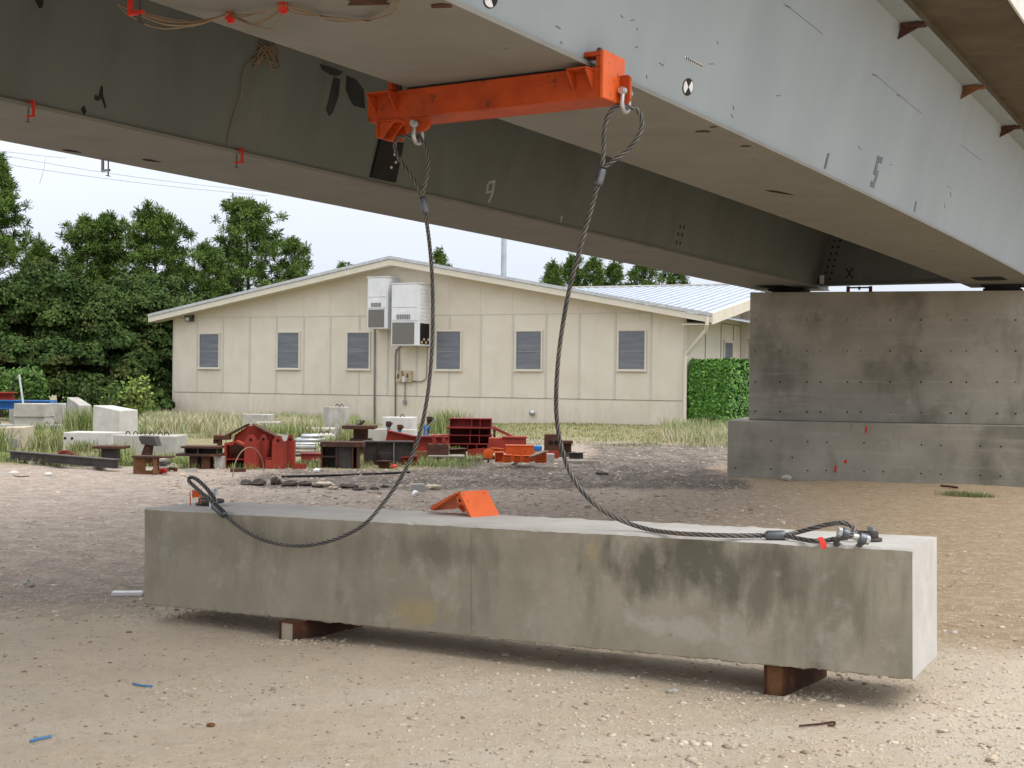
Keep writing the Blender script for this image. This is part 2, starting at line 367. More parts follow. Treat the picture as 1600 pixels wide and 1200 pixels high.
# ------------------------------------------------------------------ ground
def ground_mat():
    m = bpy.data.materials.new('compacted_gravel_ground')
    m.use_nodes = True
    nt = m.node_tree; N, L = nt.nodes, nt.links
    b = N['Principled BSDF']; b.inputs['Roughness'].default_value = .95; b.inputs['Specular IOR Level'].default_value = .15
    t = N.new('ShaderNodeTexCoord')
    def nz(sc, st=(1, 1, 1), det=8, ro=.65):
        mp = N.new('ShaderNodeMapping'); mp.inputs['Scale'].default_value = st
        n = N.new('ShaderNodeTexNoise'); n.inputs['Scale'].default_value = sc; n.inputs['Detail'].default_value = det; n.inputs['Roughness'].default_value = ro
        L.new(t.outputs['Object'], mp.inputs[0]); L.new(mp.outputs[0], n.inputs['Vector'])
        return n.outputs['Fac']
    def ramp(src, stops):
        r = N.new('ShaderNodeValToRGB')
        e = r.color_ramp.elements
        e[0].position, e[0].color = stops[0][0], (*stops[0][1], 1)
        e[1].position, e[1].color = stops[-1][0], (*stops[-1][1], 1)
        for p, c in stops[1:-1]:
            k = e.new(p); k.color = (*c, 1)
        L.new(src, r.inputs[0]); return r.outputs[0]
    def mix(f, a, c, blend='MIX'):
        x = N.new('ShaderNodeMix'); x.data_type = 'RGBA'; x.blend_type = blend
        if isinstance(f, float): x.inputs[0].default_value = f
        else: L.new(f, x.inputs[0])
        for v, i in ((a, 6), (c, 7)):
            if isinstance(v, tuple): x.inputs[i].default_value = (*v, 1)
            else: L.new(v, x.inputs[i])
        return x.outputs[2]
    def attr(n):
        a = N.new('ShaderNodeAttribute'); a.attribute_name = n; return a.outputs['Fac']
    def addn(mask, noi, k):
        x = N.new('ShaderNodeMath'); x.operation = 'MULTIPLY_ADD'
        L.new(noi, x.inputs[0]); x.inputs[1].default_value = k; L.new(mask, x.inputs[2])
        y = N.new('ShaderNodeMapRange'); y.inputs['From Min'].default_value = .5 * k + .25; y.inputs['From Max'].default_value = .5 * k + .75
        L.new(x.outputs[0], y.inputs['Value']); return y.outputs[0]
    n1 = nz(.55); n2 = nz(3.5); n3 = nz(38, det=4)
    base = ramp(n1, [(.3, (.57, .46, .33)), (.5, (.65, .54, .405)), (.72, (.70, .61, .485))])
    base = mix(ramp(n2, [(.42, (0, 0, 0)), (.68, (.55, .55, .55))]), base, (.55, .48, .39))
    grey = ramp(n2, [(.3, (.23, .185, .155)), (.5, (.33, .27, .225)), (.7, (.44, .365, .305))])
    soil = ramp(nz(2.4, (1, .45, 1)), [(.32, (.05, .042, .036)), (.5, (.105, .086, .073)), (.68, (.24, .20, .165))])
    tan = ramp(n2, [(.3, (.34, .245, .145)), (.55, (.42, .315, .195)), (.75, (.49, .38, .26))])
    turf = ramp(n2, [(.3, (.13, .13, .05)), (.6, (.25, .22, .11)), (.75, (.36, .31, .19))])
    base = mix(addn(attr('track'), n2, .9), base, (.72, .64, .53))
    c = mix(addn(attr('tan'), n1, 1.0), base, tan)
    c = mix(addn(attr('grey'), n2, 1.2), c, grey)
    c = mix(addn(attr('soil'), nz(1.1, (1, .5, 1)), 1.6), c, soil)
    c = mix(addn(attr('turf'), n2, 1.0), c, turf)
    n4 = nz(11, det=10, ro=.8)
    c = mix(ramp(n4, [(.50, (0, 0, 0)), (.66, (.6, .6, .6))]), c, (.74, .65, .53))
    c = mix(ramp(nz(9, (1, .8, 1), det=10, ro=.8), [(.34, (.5, .5, .5)), (.46, (0, 0, 0))]), c, (.33, .25, .175))
    # pebble speckle: light chips and dark grit
    v = N.new('ShaderNodeTexVoronoi'); v.inputs['Scale'].default_value = 26; L.new(t.outputs['Object'], v.inputs['Vector'])
    c = mix(ramp(n3, [(.60, (0, 0, 0)), (.70, (.6, .6, .6))]), c, (.74, .67, .57))
    c = mix(ramp(nz(60, det=3), [(.30, (.6, .6, .6)), (.40, (0, 0, 0))]), c, (.25, .195, .145))
    L.new(c, b.inputs['Base Color'])
    h = N.new('ShaderNodeMath'); h.operation = 'MULTIPLY_ADD'
    L.new(nz(22, det=10, ro=.75), h.inputs[0]); h.inputs[1].default_value = 1.2; L.new(n2, h.inputs[2])
    bp = N.new('ShaderNodeBump'); bp.inputs['Strength'].default_value = .85; bp.inputs['Distance'].default_value = .035
    L.new(h.outputs[0], bp.inputs['Height']); L.new(bp.outputs[0], b.inputs['Normal'])
    return m
def axis(segs):
    out = []
    for a, b_, st in segs:
        out += list(np.arange(a, b_, st))
    return np.array(out + [segs[-1][1]])
gx = axis([(-900, -120, 130), (-120, -40, 10), (-40, -14, 1.2), (-14, -5, .3), (-5, 6.5, .075), (6.5, 16, .3), (16, 40, 1.2), (40, 120, 10), (120, 900, 130)])
gy = axis([(-200, -20, 30), (-20, 4, 1.5), (4, 12.5, .075), (12.5, 34, .22), (34, 62, .7), (62, 140, 6), (140, 900, 120)])
nx, ny = len(gx), len(gy)
GX, GY = np.meshgrid(gx, gy)
GZ = np.zeros_like(GX)
for j in range(ny):
    for i in range(nx):
        x, y = gx[i], gy[j]
        z = gz(x, y)
        if -15 < x < 17 and 3.5 < y < 40:
            z += .010 * mn.noise((x * 1.3, y * 1.3, 7)) + .006 * mn.noise((x * 4.1, y * 4.1, 2))
            if y > 15:
                z += .03 * mn.noise((x * 1.1, y * .9, 4))
        GZ[j, i] = z
V = np.stack([GX.ravel(), GY.ravel(), GZ.ravel()], 1)
idx = np.arange(nx * ny).reshape(ny, nx)
Fq = np.stack([idx[:-1, :-1].ravel(), idx[:-1, 1:].ravel(), idx[1:, 1:].ravel(), idx[1:, :-1].ravel()], 1)
ground = npmesh('ground', V, Fq, ground_mat())
tag(ground, kind='structure')
def ss(a, b, x):
    t = np.clip((x - a) / (b - a), 0, 1)
    return t * t * (3 - 2 * t)
def fattr(name, arr):
    a = ground.data.attributes.new(name, 'FLOAT', 'POINT')
    a.data.foreach_set('value', arr.ravel().astype(np.float32))
X, Y = GX, GY
PXg = 800 + F * X / np.maximum(Y, 1)          # bearing, only to lay out the soil zones of the yard
def band(x0, y0, x1, y1, w):
    dx, dy = x1 - x0, y1 - y0; l = math.hypot(dx, dy)
    d = np.abs((X - x0) * dy - (Y - y0) * dx) / l
    return 1 - ss(w * .5, w, d)
fattr('track', .42 * np.maximum(band(-2.4, 6.1, -.3, 7.2, .28), np.maximum(band(-3, 4.9, 1.2, 6.3, .25), band(2.2, 6, 6, 12.5, .5))))
fattr('soil', ss(19.5, 21.5, Y - .25 * np.clip(X, -2, 1)) * (1 - ss(26, 33, Y + np.clip(X, -4, 1) * 1.0)) * ss(-5.5, -3.2, X) * (1 - ss(3.4, 4.4, X)) + .8 * ss(26, 28, Y) * (1 - ss(34, 38, Y)) * ss(1.2, 2.5, X))
fattr('grey', (1 - ss(-2.2, 1.5, X + (Y - 9) * -.05)) * ss(9.0, 11.5, Y - X * .25) * (1 - ss(33, 40, Y)) + .55 * ss(14, 16, Y) * (1 - ss(24, 26, Y)) * (1 - ss(3, 6, X)) + .85 * ss(26, 28, Y) * (1 - ss(44, 46, Y)) * ss(-1.5, .5, X))
fattr('tan', ss(1.0, 3.2, X) * ss(7.6, 9.2, Y) * (1 - ss(25, 29, Y)) + .7 * ss(-1.5, .8, X) * ss(11, 13, Y) * (1 - ss(17, 20, Y)))
fattr('turf', ss(36, 39, Y + .4 * X) + .9 * (1 - ss(-2.2, -.4, X)) * ss(23.8, 25.2, Y))

# ------------------------------------------------------------------ bridge: twin steel box girders, gently curved, under a concrete slab
P0, TH0, RC = Vector((0, 6.76, 0)), R(30.4), 416.0
def bframe(s):
    th = TH0 - s / RC
    # exact circular arc
    x = P0.x + RC * (math.cos(th) - math.cos(TH0))
    y = P0.y - RC * (math.sin(th) - math.sin(TH0))
    t = Vector((math.sin(th), math.cos(th), 0))
    return Vector((x, y, 0)), t, Vector((-t.y, t.x, 0))
def B(s, off, z):
    p, t, n = bframe(s)
    q = p + n * off
    return Vector((q.x, q.y, z))
def sweep(mb, prof, s0, s1, ds=1.0, mi=0):
    k = max(1, int(math.ceil((s1 - s0) / ds)))
    n = len(prof)
    vs = [B(s0 + (s1 - s0) * i / k, o, z) for i in range(k + 1) for o, z in prof]
    fs = []
    for i in range(k):
        for j in range(n):
            fs.append((i * n + j, i * n + (j + 1) % n, (i + 1) * n + (j + 1) % n, (i + 1) * n + j))
    fs += [tuple(range(n)), tuple(range(k * n, k * n + n))[::-1]]
    return mb.add(vs, fs, mi)
def so_of(p):                        # arc length and offset of a world point
    s = 0.0
    for _ in range(12):
        q, t, n = bframe(s)
        s += (Vector((p.x, p.y, 0)) - q).dot(t)
    q, t, n = bframe(s)
    return s, (Vector((p.x, p.y, 0)) - q).dot(n)
ZB, ZW0, ZW1, LEAN = 3.40, 3.427, 4.89, 0.37
def webx(z): return LEAN * (z - ZW0) / (ZW1 - ZW0)
S0, S1 = -19.0, 19.0
OFFN, OFFF, BW = 0.0, 3.76, 1.22
def on_web(px, py, which):           # which web the sight line meets: 'near' outer web or the 'far' girder's facing web
    d = ray(px, py)
    lo, hi = 3.0, 60.0
    def f(t):
        p = CO + d * t
        s, o = so_of(p)
        base = (OFFN if which == 'near' else OFFF) + .03
        return o - (base - webx(p.z))
    for _ in range(50):
        m = (lo + hi) / 2
        if f(m) < 0: lo = m
        else: hi = m
    p = CO + d * lo
    s, o = so_of(p)
    return s, p.z
def web_pt(s, z, which, lift=0.0):
    base = (OFFN if which == 'near' else OFFF) + .03
    return B(s, base - webx(z) - lift, z)
def web_poly(mb, pix, which, lift=.004, mi=0):
    pts = [web_pt(*on_web(px, py, which), which, lift) for px, py in pix]
    s, z = on_web(*pix[0], which)
    q, t, n = bframe(s)
    return mb.prism(pts, n * (lift - .001), mi=mi)
bridge = empty('bridge', (0, 0, 0), 0, 'grey steel twin box girder bridge crossing overhead with a concrete deck', 'bridge')
girders = []
for off in (OFFN, OFFF):
    o, i = off + .03, off + BW - .03
    tk = .016
    mb = MB()
    sweep(mb, [(o - LEAN, ZW1), (o, ZW0), (i, ZW0), (i + LEAN, ZW1), (i + LEAN - tk, ZW1), (i - tk, ZW0 + tk), (o + tk, ZW0 + tk), (o - LEAN + tk, ZW1)], S0, S1)
    g = mb.build('box_girder', K['web'] if off == OFFN else K['webshaded'], bridge, world=True)
    girders.append(g)
    mb = MB(); sweep(mb, [(off, ZB), (off, ZB + .025), (off + BW, ZB + .025), (off + BW, ZB)], S0, S1)
    mb.build('bottom_flange', K['flange'], g, world=True)
    for c in (o - LEAN, i + LEAN):
        mb = MB(); sweep(mb, [(c - .17, ZW1 + .002), (c - .17, ZW1 + .032), (c + .17, ZW1 + .032), (c + .17, ZW1 + .002)], S0, S1)
        mb.build('top_flange', K['web'], g, world=True)
mb = MB()
sweep(mb, [(-1.24, 5.02), (-1.24, 5.24), (6.24, 5.24), (6.24, 5.02)], S0, S1)
for off in (OFFN, OFFF):
    for c in (off + .03 - LEAN, off + BW - .03 + LEAN):
        sweep(mb, [(c - .15, ZW1 + .034), (c - .15, 5.019), (c + .15, 5.019), (c + .15, ZW1 + .034)], S0, S1)
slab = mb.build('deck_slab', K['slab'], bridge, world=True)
for o0, o1 in ((-1.262, -1.0), (6.0, 6.262)):
    mb = MB(); sweep(mb, [(o0, 5.245), (o0 + .02, 5.95), (o1 - .02, 5.95), (o1, 5.245)], S0, S1)
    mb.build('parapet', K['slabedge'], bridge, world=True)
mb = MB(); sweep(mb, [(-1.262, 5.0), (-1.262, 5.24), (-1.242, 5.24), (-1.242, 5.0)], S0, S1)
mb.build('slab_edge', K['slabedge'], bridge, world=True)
# end diaphragm between the girders, with its bolt rows and the chalked X
sd = 18.25
def dia(off, z, lift=0.0): return B(sd - lift, off, z)
oi, of_ = OFFN + BW + .0, OFFF + .0
mb = MB()
poly = [dia(oi - .03 + webx(3.47) - .006, 3.47), dia(of_ + .03 - webx(3.47) + .006, 3.47), dia(of_ + .03 - webx(4.85) + .006, 4.85), dia(oi - .03 + webx(4.85) - .006, 4.85)]
mb.prism(poly, bframe(sd)[1] * .02)
dp = mb.build('diaphragm', K['webshaded'], bridge, world=True)
mb = MB()
sweep(mb, [(oi + .02, 3.44), (oi + .02, 3.465), (of_ - .02, 3.465), (of_ - .02, 3.44)], sd - .12, sd + .12)
mb.build('diaphragm_flange', K['webshaded'], dp, world=True)
mb = MB()
for k in range(11):
    z = 3.56 + k * .115
    for c in (.07, .17):
        p = dia(of_ - webx(z) - c, z, .001); t = bframe(sd)[1]
        mb = MB(); mb.cyl(p, p - t * .025, .022, 6)
        mb.build('bolt', K['black'], dp, world=True)
mb = MB()
xc, zc = of_ - .55, 3.66
for sg in (1, -1):
    a, b_ = dia(xc - .06, zc - .09 * sg, .002), dia(xc + .06, zc + .09 * sg, .002)
    w = Vector((0, 0, .018)); nn = bframe(sd)[2] * .014
    mb.prism([a - nn, a + nn, b_ + nn, b_ - nn], bframe(sd)[1] * (-.003 - .001 * sg))
mb.build('chalk_cross', K['black'], dp, world=True)
mb = MB()
p = dia(of_ - .06, 3.47, .05)
mb.box(-.04, .04, -.03, .03, 0, .16, Matrix.Translation(p))
mb.build('bent_tab', K['slabedge'], dp, world=True)
# access holes in the bottom flanges: framed dark hatches
for off, s in ((OFFN, 16.9), (OFFF, 17.6)):
    g = girders[0 if off == OFFN else 1]
    mb = MB()
    c = off + BW / 2
    ring = [B(s + .42 * sx, c + oy, ZB - .0035) for sx, oy in ((-1, -.14), (-.8, -.24), (.8, -.24), (1, -.14), (1, .14), (.8, .24), (-.8, .24), (-1, .14))]
    mb.prism(ring, (0, 0, .002))
    mb.build('access_hole', K['dark'], g, world=True)
# dark scrapes along the flange undersides
mb = MB()
for (a, b_) in (((97, 234), (128, 239)), ((222, 249), (252, 254)), ((1195, 297), (1240, 305))):
    d1, d2 = G(*a, ZB - .004), G(*b_, ZB - .004)
    v = (d2 - d1); n = Vector((-v.y, v.x, 0)).normalized() * .035
    mb = MB(); mb.prism([d1, d1 + v * .3 + n, d1 + v * .7 + n * .7, d2, d1 + v * .6 - n * .8, d1 + v * .25 - n], (0, 0, .002))
    mb.build('flange_scrape', K['dark'], girders[1], world=True)
mb = MB()
for (x, y, r_) in ((1098, 206, .04), (1165, 229, .03), (690, 10, .04), (1115, 199, .02), (575, 3, .08)):
    c = G(x, y, ZB - .004)
    mb = MB(); mb.prism([c + Vector((math.cos(q) * r_ * (1.8 if k % 2 else 1), math.sin(q) * r_ * (.7 if k % 3 else 1.1), 0)) for k, q in enumerate([i * .785 for i in range(8)])], (0, 0, .002))
    mb.build('flange_stain', K['rust'], girders[0], world=True)
# markings on the outer web: stencilled digits, sticker targets, barcode tape, chalk line, cuts
mb = MB(); web_poly(mb, [(1293, 239), (1296, 240), (1290, 264), (1287, 263)], 'near'); mb.build('stencilled_digit_one', K['stencil'], girders[0], world=True)
mb = MB()
web_poly(mb, [(1371, 243), (1379, 246.5), (1377, 256), (1372.5, 254), (1373.5, 248), (1370, 247)], 'near')
web_poly(mb, [(1370, 247.2), (1373.3, 248.2), (1370, 265), (1366.6, 264)], 'near')
web_poly(mb, [(1366, 264.2), (1372.5, 267), (1371, 275), (1364.5, 272.5)], 'near')
web_poly(mb, [(1368, 274), (1371, 275.2), (1367.5, 286), (1364.5, 284.6)], 'near')
web_poly(mb, [(1361, 282.5), (1367.4, 285.6), (1365.5, 294), (1359.5, 291)], 'near')
mb.build('stencilled_digit_five', K['stencil'], girders[0], world=True)
mb = MB(); web_poly(mb, [(1430.5, 314), (1432.5, 315), (1429, 331), (1427.5, 330)], 'near'); mb.build('stencilled_stroke', K['stencil'], girders[0], world=True)
for cx, cy, hw, hh, sk in ((1074.5, 136, 8.3, 13.8, -2.5), (766, -1, 11, 14.5, -2)):
    def el(q, f=1.0): return (cx + math.cos(q) * hw * f - sk * math.sin(q) * f * .4 * -1, cy + math.sin(q) * hh * f)
    mb = MB(); web_poly(mb, [el(k * math.pi / 10) for k in range(20)], 'near', .003)
    st = mb.build('target_sticker', K['black'], girders[0], world=True)
    mb = MB(); web_poly(mb, [el(k * math.pi / 10, .88) for k in range(20)], 'near', .0055)
    mb.build('sticker_face', K['white'], st, world=True)
    mb = MB()
    for a0 in (R(-125), R(55)) if cx > 900 else (R(-5), R(175)):
        web_poly(mb, [el(0, 0)] + [el(a0 + k * R(70) / 5, .88) for k in range(6)], 'near', .008)
    mb.build('sticker_wedge', K['black'], st, world=True)
mb = MB(); web_poly(mb, [(1069, 87), (1070.5, 93), (1098, 108), (1097, 101)], 'near', .003)
st = mb.build('barcode_tape', K['white'], girders[0], world=True)
mb = MB()
for k in range(9):
    x, y = 1070.5 + k * 3.0, 88.5 + k * 1.55
    web_poly(mb, [(x, y), (x + 1.3, y + .6), (x + 2.2, y + 5.4), (x + .9, y + 4.8)], 'near', .006)
mb.build('barcode_bars', K['black'], st, world=True)
for (a, b_) in (((1224, 5), (1285, 53)), ((1366, 116), (1440, 178)), ((1500, 226), (1535, 252))):
    pa, pb = web_pt(*on_web(*a, 'near'), 'near', .003), web_pt(*on_web(*b_, 'near'), 'near', .003)
    mb = MB(); mb.tube([pa, pb], .0014, 4); mb.build('chalk_line', K['scuff'], girders[0], world=True)
for (x, y) in ((1231, 10), (1366, 117), (1404, 149)):
    pa, pb = web_pt(*on_web(x - 3, y - 1, 'near'), 'near', .003), web_pt(*on_web(x + 3, y + 1.5, 'near'), 'near', .003)
    mb = MB(); mb.tube([pa, pb], .004, 4); mb.build('scratch', K['scuff'], girders[0], world=True)
rs = random.Random(3)
for (x, y) in ((875, 65), (970, 24), (985, 32), (995, 44), (992, 73), (868, 40), (1030, 98), (1108, 100), (1145, 165), (1142, 178), (1212, 150), (1340, 228), (1390, 258), (1480, 290), (1475, 318), (1485, 300), (1120, 64), (1010, 117)):
    l = rs.uniform(3, 9)
    a = rs.uniform(-.3, 1.6)
    pa, pb = web_pt(*on_web(x, y, 'near'), 'near', .002), web_pt(*on_web(x + l * math.cos(a), y + l * math.sin(a), 'near'), 'near', .002)
    mb = MB(); mb.tube([pa, pb], .0022, 4); mb.build('scratch', K['scuff'], girders[0], world=True)
# rusty brackets welded under the outer top flange
for px, py, m_ in ((1412, 22, 'rust'), (1508, 126, 'rustbright'), (1569, 186, 'rust')):
    s, z = on_web(px, py, 'near')
    o = .03 - LEAN
    mb = MB()
    t = bframe(s)[1]
    a = B(s, .03 - webx(4.76) - .003, 4.76); b_ = B(s, .03 - webx(4.872) - .003, 4.872); c = B(s, o - .16, 4.872); d_ = B(s, o - .16, 4.85)
    mb.prism([a, b_, c, d_], t * .02)
    mb.prism([B(s - .05, o - .215, 4.855), B(s - .05, o - .01, 4.855), B(s - .05, o - .01, 4.885), B(s - .05, o - .215, 4.885)], t * .12)
    mb.build('hanger_bracket', K[m_], girders[0], world=True)
# markings and leftovers on the far girder's facing web
mb = MB()
for poly in ([(157, 135), (160, 134), (161, 150), (166, 167), (164, 170), (158, 154), (152, 158), (147, 155), (148, 148), (154, 150)], [(126, 170), (132, 165), (135, 175), (131, 180)], [(54, 0), (68, 0), (66, 12), (61, 13)]):
    mb = MB(); web_poly(mb, poly, 'far', .003)
    mb.build('dark_marking', K['black'], girders[1], world=True)
mb = MB()
for poly in ([(499, 100), (512, 103), (536, 112), (528, 119), (515, 117), (503, 109)], [(521, 120), (531, 124), (529, 150), (520, 175), (514, 182), (509, 172), (515, 148)], [(541, 118), (556, 124), (568, 140), (570, 170), (552, 165), (546, 155), (540, 140)]):
    mb = MB(); web_poly(mb, poly, 'far', .004)
    mb.build('dark_patch', K['webpatch'], girders[1], world=True)
mb = MB(); web_poly(mb, [(592, 215), (627, 224), (615, 285), (577, 277)], 'far', .03)
bp_ = mb.build('black_plate', K['black'], girders[1], world=True)
mb = MB()
for (x, y) in ((612, 242), (614, 254), (607, 262)):
    mb = MB(); web_poly(mb, [(x + 1.6 * math.cos(q * .785), y + 2.2 * math.sin(q * .785)) for q in range(8)], 'far', .034)
    mb.build('plate_bolt', K['slabedge'], bp_, world=True)
mb = MB()
for poly in ([(762, 284), (774, 281), (774, 285), (765, 287.5)], [(760.5, 287), (764, 286), (762, 302), (759, 303)], [(770, 285), (774, 284), (770, 305), (764, 318), (762, 315), (767, 303)], [(762, 299), (769, 297), (768.5, 300), (762, 302.5)]):
    web_poly(mb, poly, 'far', .003)
mb.build('chalked_nine', K['chalk'], girders[1], world=True)
mb = MB(); web_poly(mb, [(876, 338), (879, 337), (877, 347), (875, 348)], 'far', .003); mb.build('chalked_stroke', K['chalk'], girders[1], world=True)
mb = MB()
for (x, y) in ((1063, 354), (1069, 355), (1060, 366), (1066, 367), (1057, 379), (1063, 380)):
    mb = MB(); web_poly(mb, [(x - 1, y - 3), (x + 1.2, y - 2.6), (x + .6, y + 3), (x - 1.6, y + 2.6)], 'far', .003)
    mb.build('bolt_mark', K['rust'], girders[1], world=True)

# ------------------------------------------------------------------ pier
pdx = Vector((.958, -.285, 0)).normalized(); pdy = Vector((.285, .958, 0)).normalized()
pbase = GG(1136, 746); pbase.z = 0
pier_rz = math.atan2(pdx.y, pdx.x)
pier = empty('bridge_pier', pbase, pier_rz, 'weathered concrete pier wall on a wide footing under the girder ends', 'pier')
mb = MB(); mb.box(0, 10.2, 0, 2.4, -.5, 1.0)
for r_, row in ((.78, (1245, 1262, 1292, 1350, 1440, 1470, 1532, 1564)), (.28, (1205, 1262, 1292, 1350, 1380, 1440, 1470, 1532, 1564)), (.55, (1238,))):
    pass
foot = mb.build('footing', K['pier'], pier, bevel=.012)
mb = MB(); mb.box(.29, 9.8, .62, 1.72, 1.003, 3.285)
wallp = mb.build('pier_wall', K['pier'], pier, bevel=.012)
def on_pier(px, py, off):
    d = ray(px, py); n = pdy
    t = (pbase + n * off - CO).dot(n) / d.dot(n)
    p = CO + d * t - pbase
    return p.dot(pdx), p.z
mb = MB()
for rowy in (500, 548.5, 597, 643):
    for x in (1180, 1219, 1261, 1282, 1324, 1345, 1391, 1439, 1486, 1510, 1558, 1587):
        u, z = on_pier(x, rowy + (x - 1219) * .009 * (1 if rowy > 600 else 0), .62)
        mb = MB(); mb.cyl((u, .621, z), (u, .612, z), .015 if (x * 7 + int(rowy)) % 3 else .011, 8)
        mb.build('tie_hole', K['dark'], wallp)
mb = MB()
for (x, y) in ((1205, 689), (1262, 690), (1292, 691), (1350, 692), (1440, 695), (1470, 696), (1532, 697), (1564, 698), (1149, 731), (1205, 733), (1262, 735), (1291, 735), (1350, 737), (1380, 737), (1439, 740), (1470, 741), (1532, 743), (1563, 744), (1238, 715)):
    u, z = on_pier(x, y, 0)
    mb = MB(); mb.cyl((u, .001, z), (u, -.006, z), .014, 8)
    mb.build('tie_hole', K['dark'], foot)
mb = MB()
for (x, y, w, h) in ((1305, 733, 2.2, 6), (1321, 721, 3, 3), (1353, 671, 2, 6)):
    u, z = on_pier(x, y, 0); a = w * .0113; b_ = h * .0113
    mb = MB(); mb.prism([(u - a, -.0035, z - b_ * .7), (u + a * .4, -.0035, z - b_), (u + a, -.0035, z + b_ * .6), (u - a * .2, -.0035, z + b_)], (0, .002, 0))
    mb.build('red_paint_spot', K['redtag'], foot)
# bearing pads between pier and girders
bearings = []
for off, lab in ((OFFN, 'black bearing pad under the near girder end on the pier'), (OFFF, 'black bearing pad under the far girder end on the pier')):
    p = B(18.45, off + BW / 2, 3.286); th = -TH0 + 18.45 / RC
    mb = MB(); mb.box(-.30, .30, -.22, .22, 0, .05); mb.box(-.26, .26, -.2, .2, .051, .078); mb.box(-.33, .33, -.24, .24, .079, .113)
    tag(mb.build('bearing_pad', K['black'], loc=p, rz=th, bevel=.004), lab, 'bearing', 'bearing pads on the pier')
# little red screw jack stand left on top of the pier
u0, _ = on_pier(1325, 455, .9); u1, _ = on_pier(1360, 455, .9)
jl = pbase + pdx * ((u0 + u1) / 2) + pdy * .95; jl.z = 3.286
t = empty('pier_stand', jl, pier_rz, 'small red metal stand with a cross bar on top of the pier', 'stand')
w = (u1 - u0) / 2
for sx in (-1, 1):
    mb = MB(); mb.box(sx * w - .03, sx * w + .03, -.03, .03, 0, .115); mb.box(sx * w - .06, sx * w + .06, -.05, .05, 0, .008)
    mb.build('post', K['crimson'], t)
mb = MB(); mb.cyl((-w, 0, .09), (w, 0, .09), .014, 8); mb.cyl((0, 0, .05), (0, 0, .11), .02, 8)
mb.build('cross_bar', K['darksteel'], t)

# ------------------------------------------------------------------ spreader beam, shackles
q, tt, nn_ = bframe(.78)
SO = B(.78, 0, 0)
SM = Matrix(((nn_.x, tt.x, 0, SO.x), (nn_.y, tt.y, 0, SO.y), (0, 0, 1, 0), (0, 0, 0, 1)))   # a: inwards along the beam, t: along the bridge
spr = empty('spreader_beam', (SO.x, SO.y, 3.21), 0, 'orange steel spreader beam clamped across the underside of the near girder', 'lifting beam')
def spart(name, mb, mat_, bevel=.004, par=None):
    mb.V = [SM @ v for v in mb.V]
    return mb.build(name, mat_, par or spr, bevel=bevel, world=True)
ZS0, ZS1, A0, A1 = 3.215, 3.385, -.085, 1.50
mb = MB()
mb.box(A0, A1, .012, .24, ZS0, ZS0 + .012)
mb.box(A0, A1, .012, .24, ZS1 - .012, ZS1)
mb.box(A0, A1, 0, .0115, ZS0 + .0, ZS1)
mb.box(A0, A1, .2405, .252, ZS0, ZS1)
body = spart('channel_pair', mb, K['orangeshaded'])
mb = MB()
mb.prism([(A0 - .001, -.012, ZS0 - .004), (A0 - .001, .262, ZS0 - .004), (A0 - .001, .262, 3.475), (A0 - .001, -.012, 3.475)], (-.02, 0, 0))
spart('end_plate', mb, K['orange'])
def gusset(a, t, zt, sgn, w=.16, up=False, name='shelf_bracket', dirn=-1):
    """shelf plate with two triangular ribs standing off the beam's side face"""
    mb = MB()
    d = .09 * dirn
    mb.box(a - w / 2, a + w / 2, min(t, t + d), max(t, t + d), zt - .010, zt)
    for sx in (-1, 1):
        x = a + sx * (w / 2 - .008)
        z1 = zt - .011; z2 = zt - .115
        if up: z1, z2 = zt + .001, zt + .105
        mb.prism([(x - .005, t, z1), (x - .005, t + d, z1), (x - .005, t + d, z1 + (-.012 if not up else .012)), (x - .005, t, z2)], (.010, 0, 0))
    return spart(name, mb, K['orangeshaded'], .002)
gusset(.02, -.001, 3.372, 1, .13)
gusset(1.36, -.001, 3.372, 1, .17)
gusset(.02, .253, 3.372, 1, .13, dirn=1)
gusset(1.36, .253, 3.372, 1, .17, dirn=1)
# hold-down clamps gripping the flange edges
for a0, a1, t0, t1 in ((-.083, .022, .0, .10), (-.083, .022, .16, .252), (1.198, 1.33, -.03, .08), (1.198, 1.33, .17, .28)):
    mb = MB()
    mb.box(a0, a1, t0, t1, 3.446, 3.474)
    mb.box(a0 if a0 < 0 else a1 - .03, a0 + .03 if a0 < 0 else a1, t0, t1, 3.387, 3.445)
    cl_ = spart('hold_down_clamp', mb, K['orangeshaded'], .004)
    mb = MB()
    c = ((a0 + a1) / 2 - (.02 if a0 < 0 else -.02), (t0 + t1) / 2)
    mb.cyl((c[0], c[1], 3.33), (c[0], c[1], 3.50), .011, 8); mb.cyl((c[0], c[1], 3.4745), (c[0], c[1], 3.492), .02, 6)
    spart('clamp_bolt', mb, K['darksteel'], 0, cl_)
mb = MB()   # rubber packing pad
mb.box(.02, 1.2, .02, .23, 3.386, 3.399)
spart('packing_strip', mb, K['black'], 0)
# lower bracket under the inner end
mb = MB()
mb.box(1.26, 1.42, -.02, .19, ZS0 - .012, ZS0 - .001)
mb.box(1.405, 1.42, -.02, .19, ZS0 - .105, ZS0 - .0125)
for tq in (-.012, .08, .175):
    mb.prism([(1.40, tq, ZS0 - .013), (1.40, tq, ZS0 - .10), (1.37, tq, ZS0 - .10), (1.29, tq, ZS0 - .013)], (0, .01, 0))
spart('under_bracket', mb, K['orangeshaded'], .002)
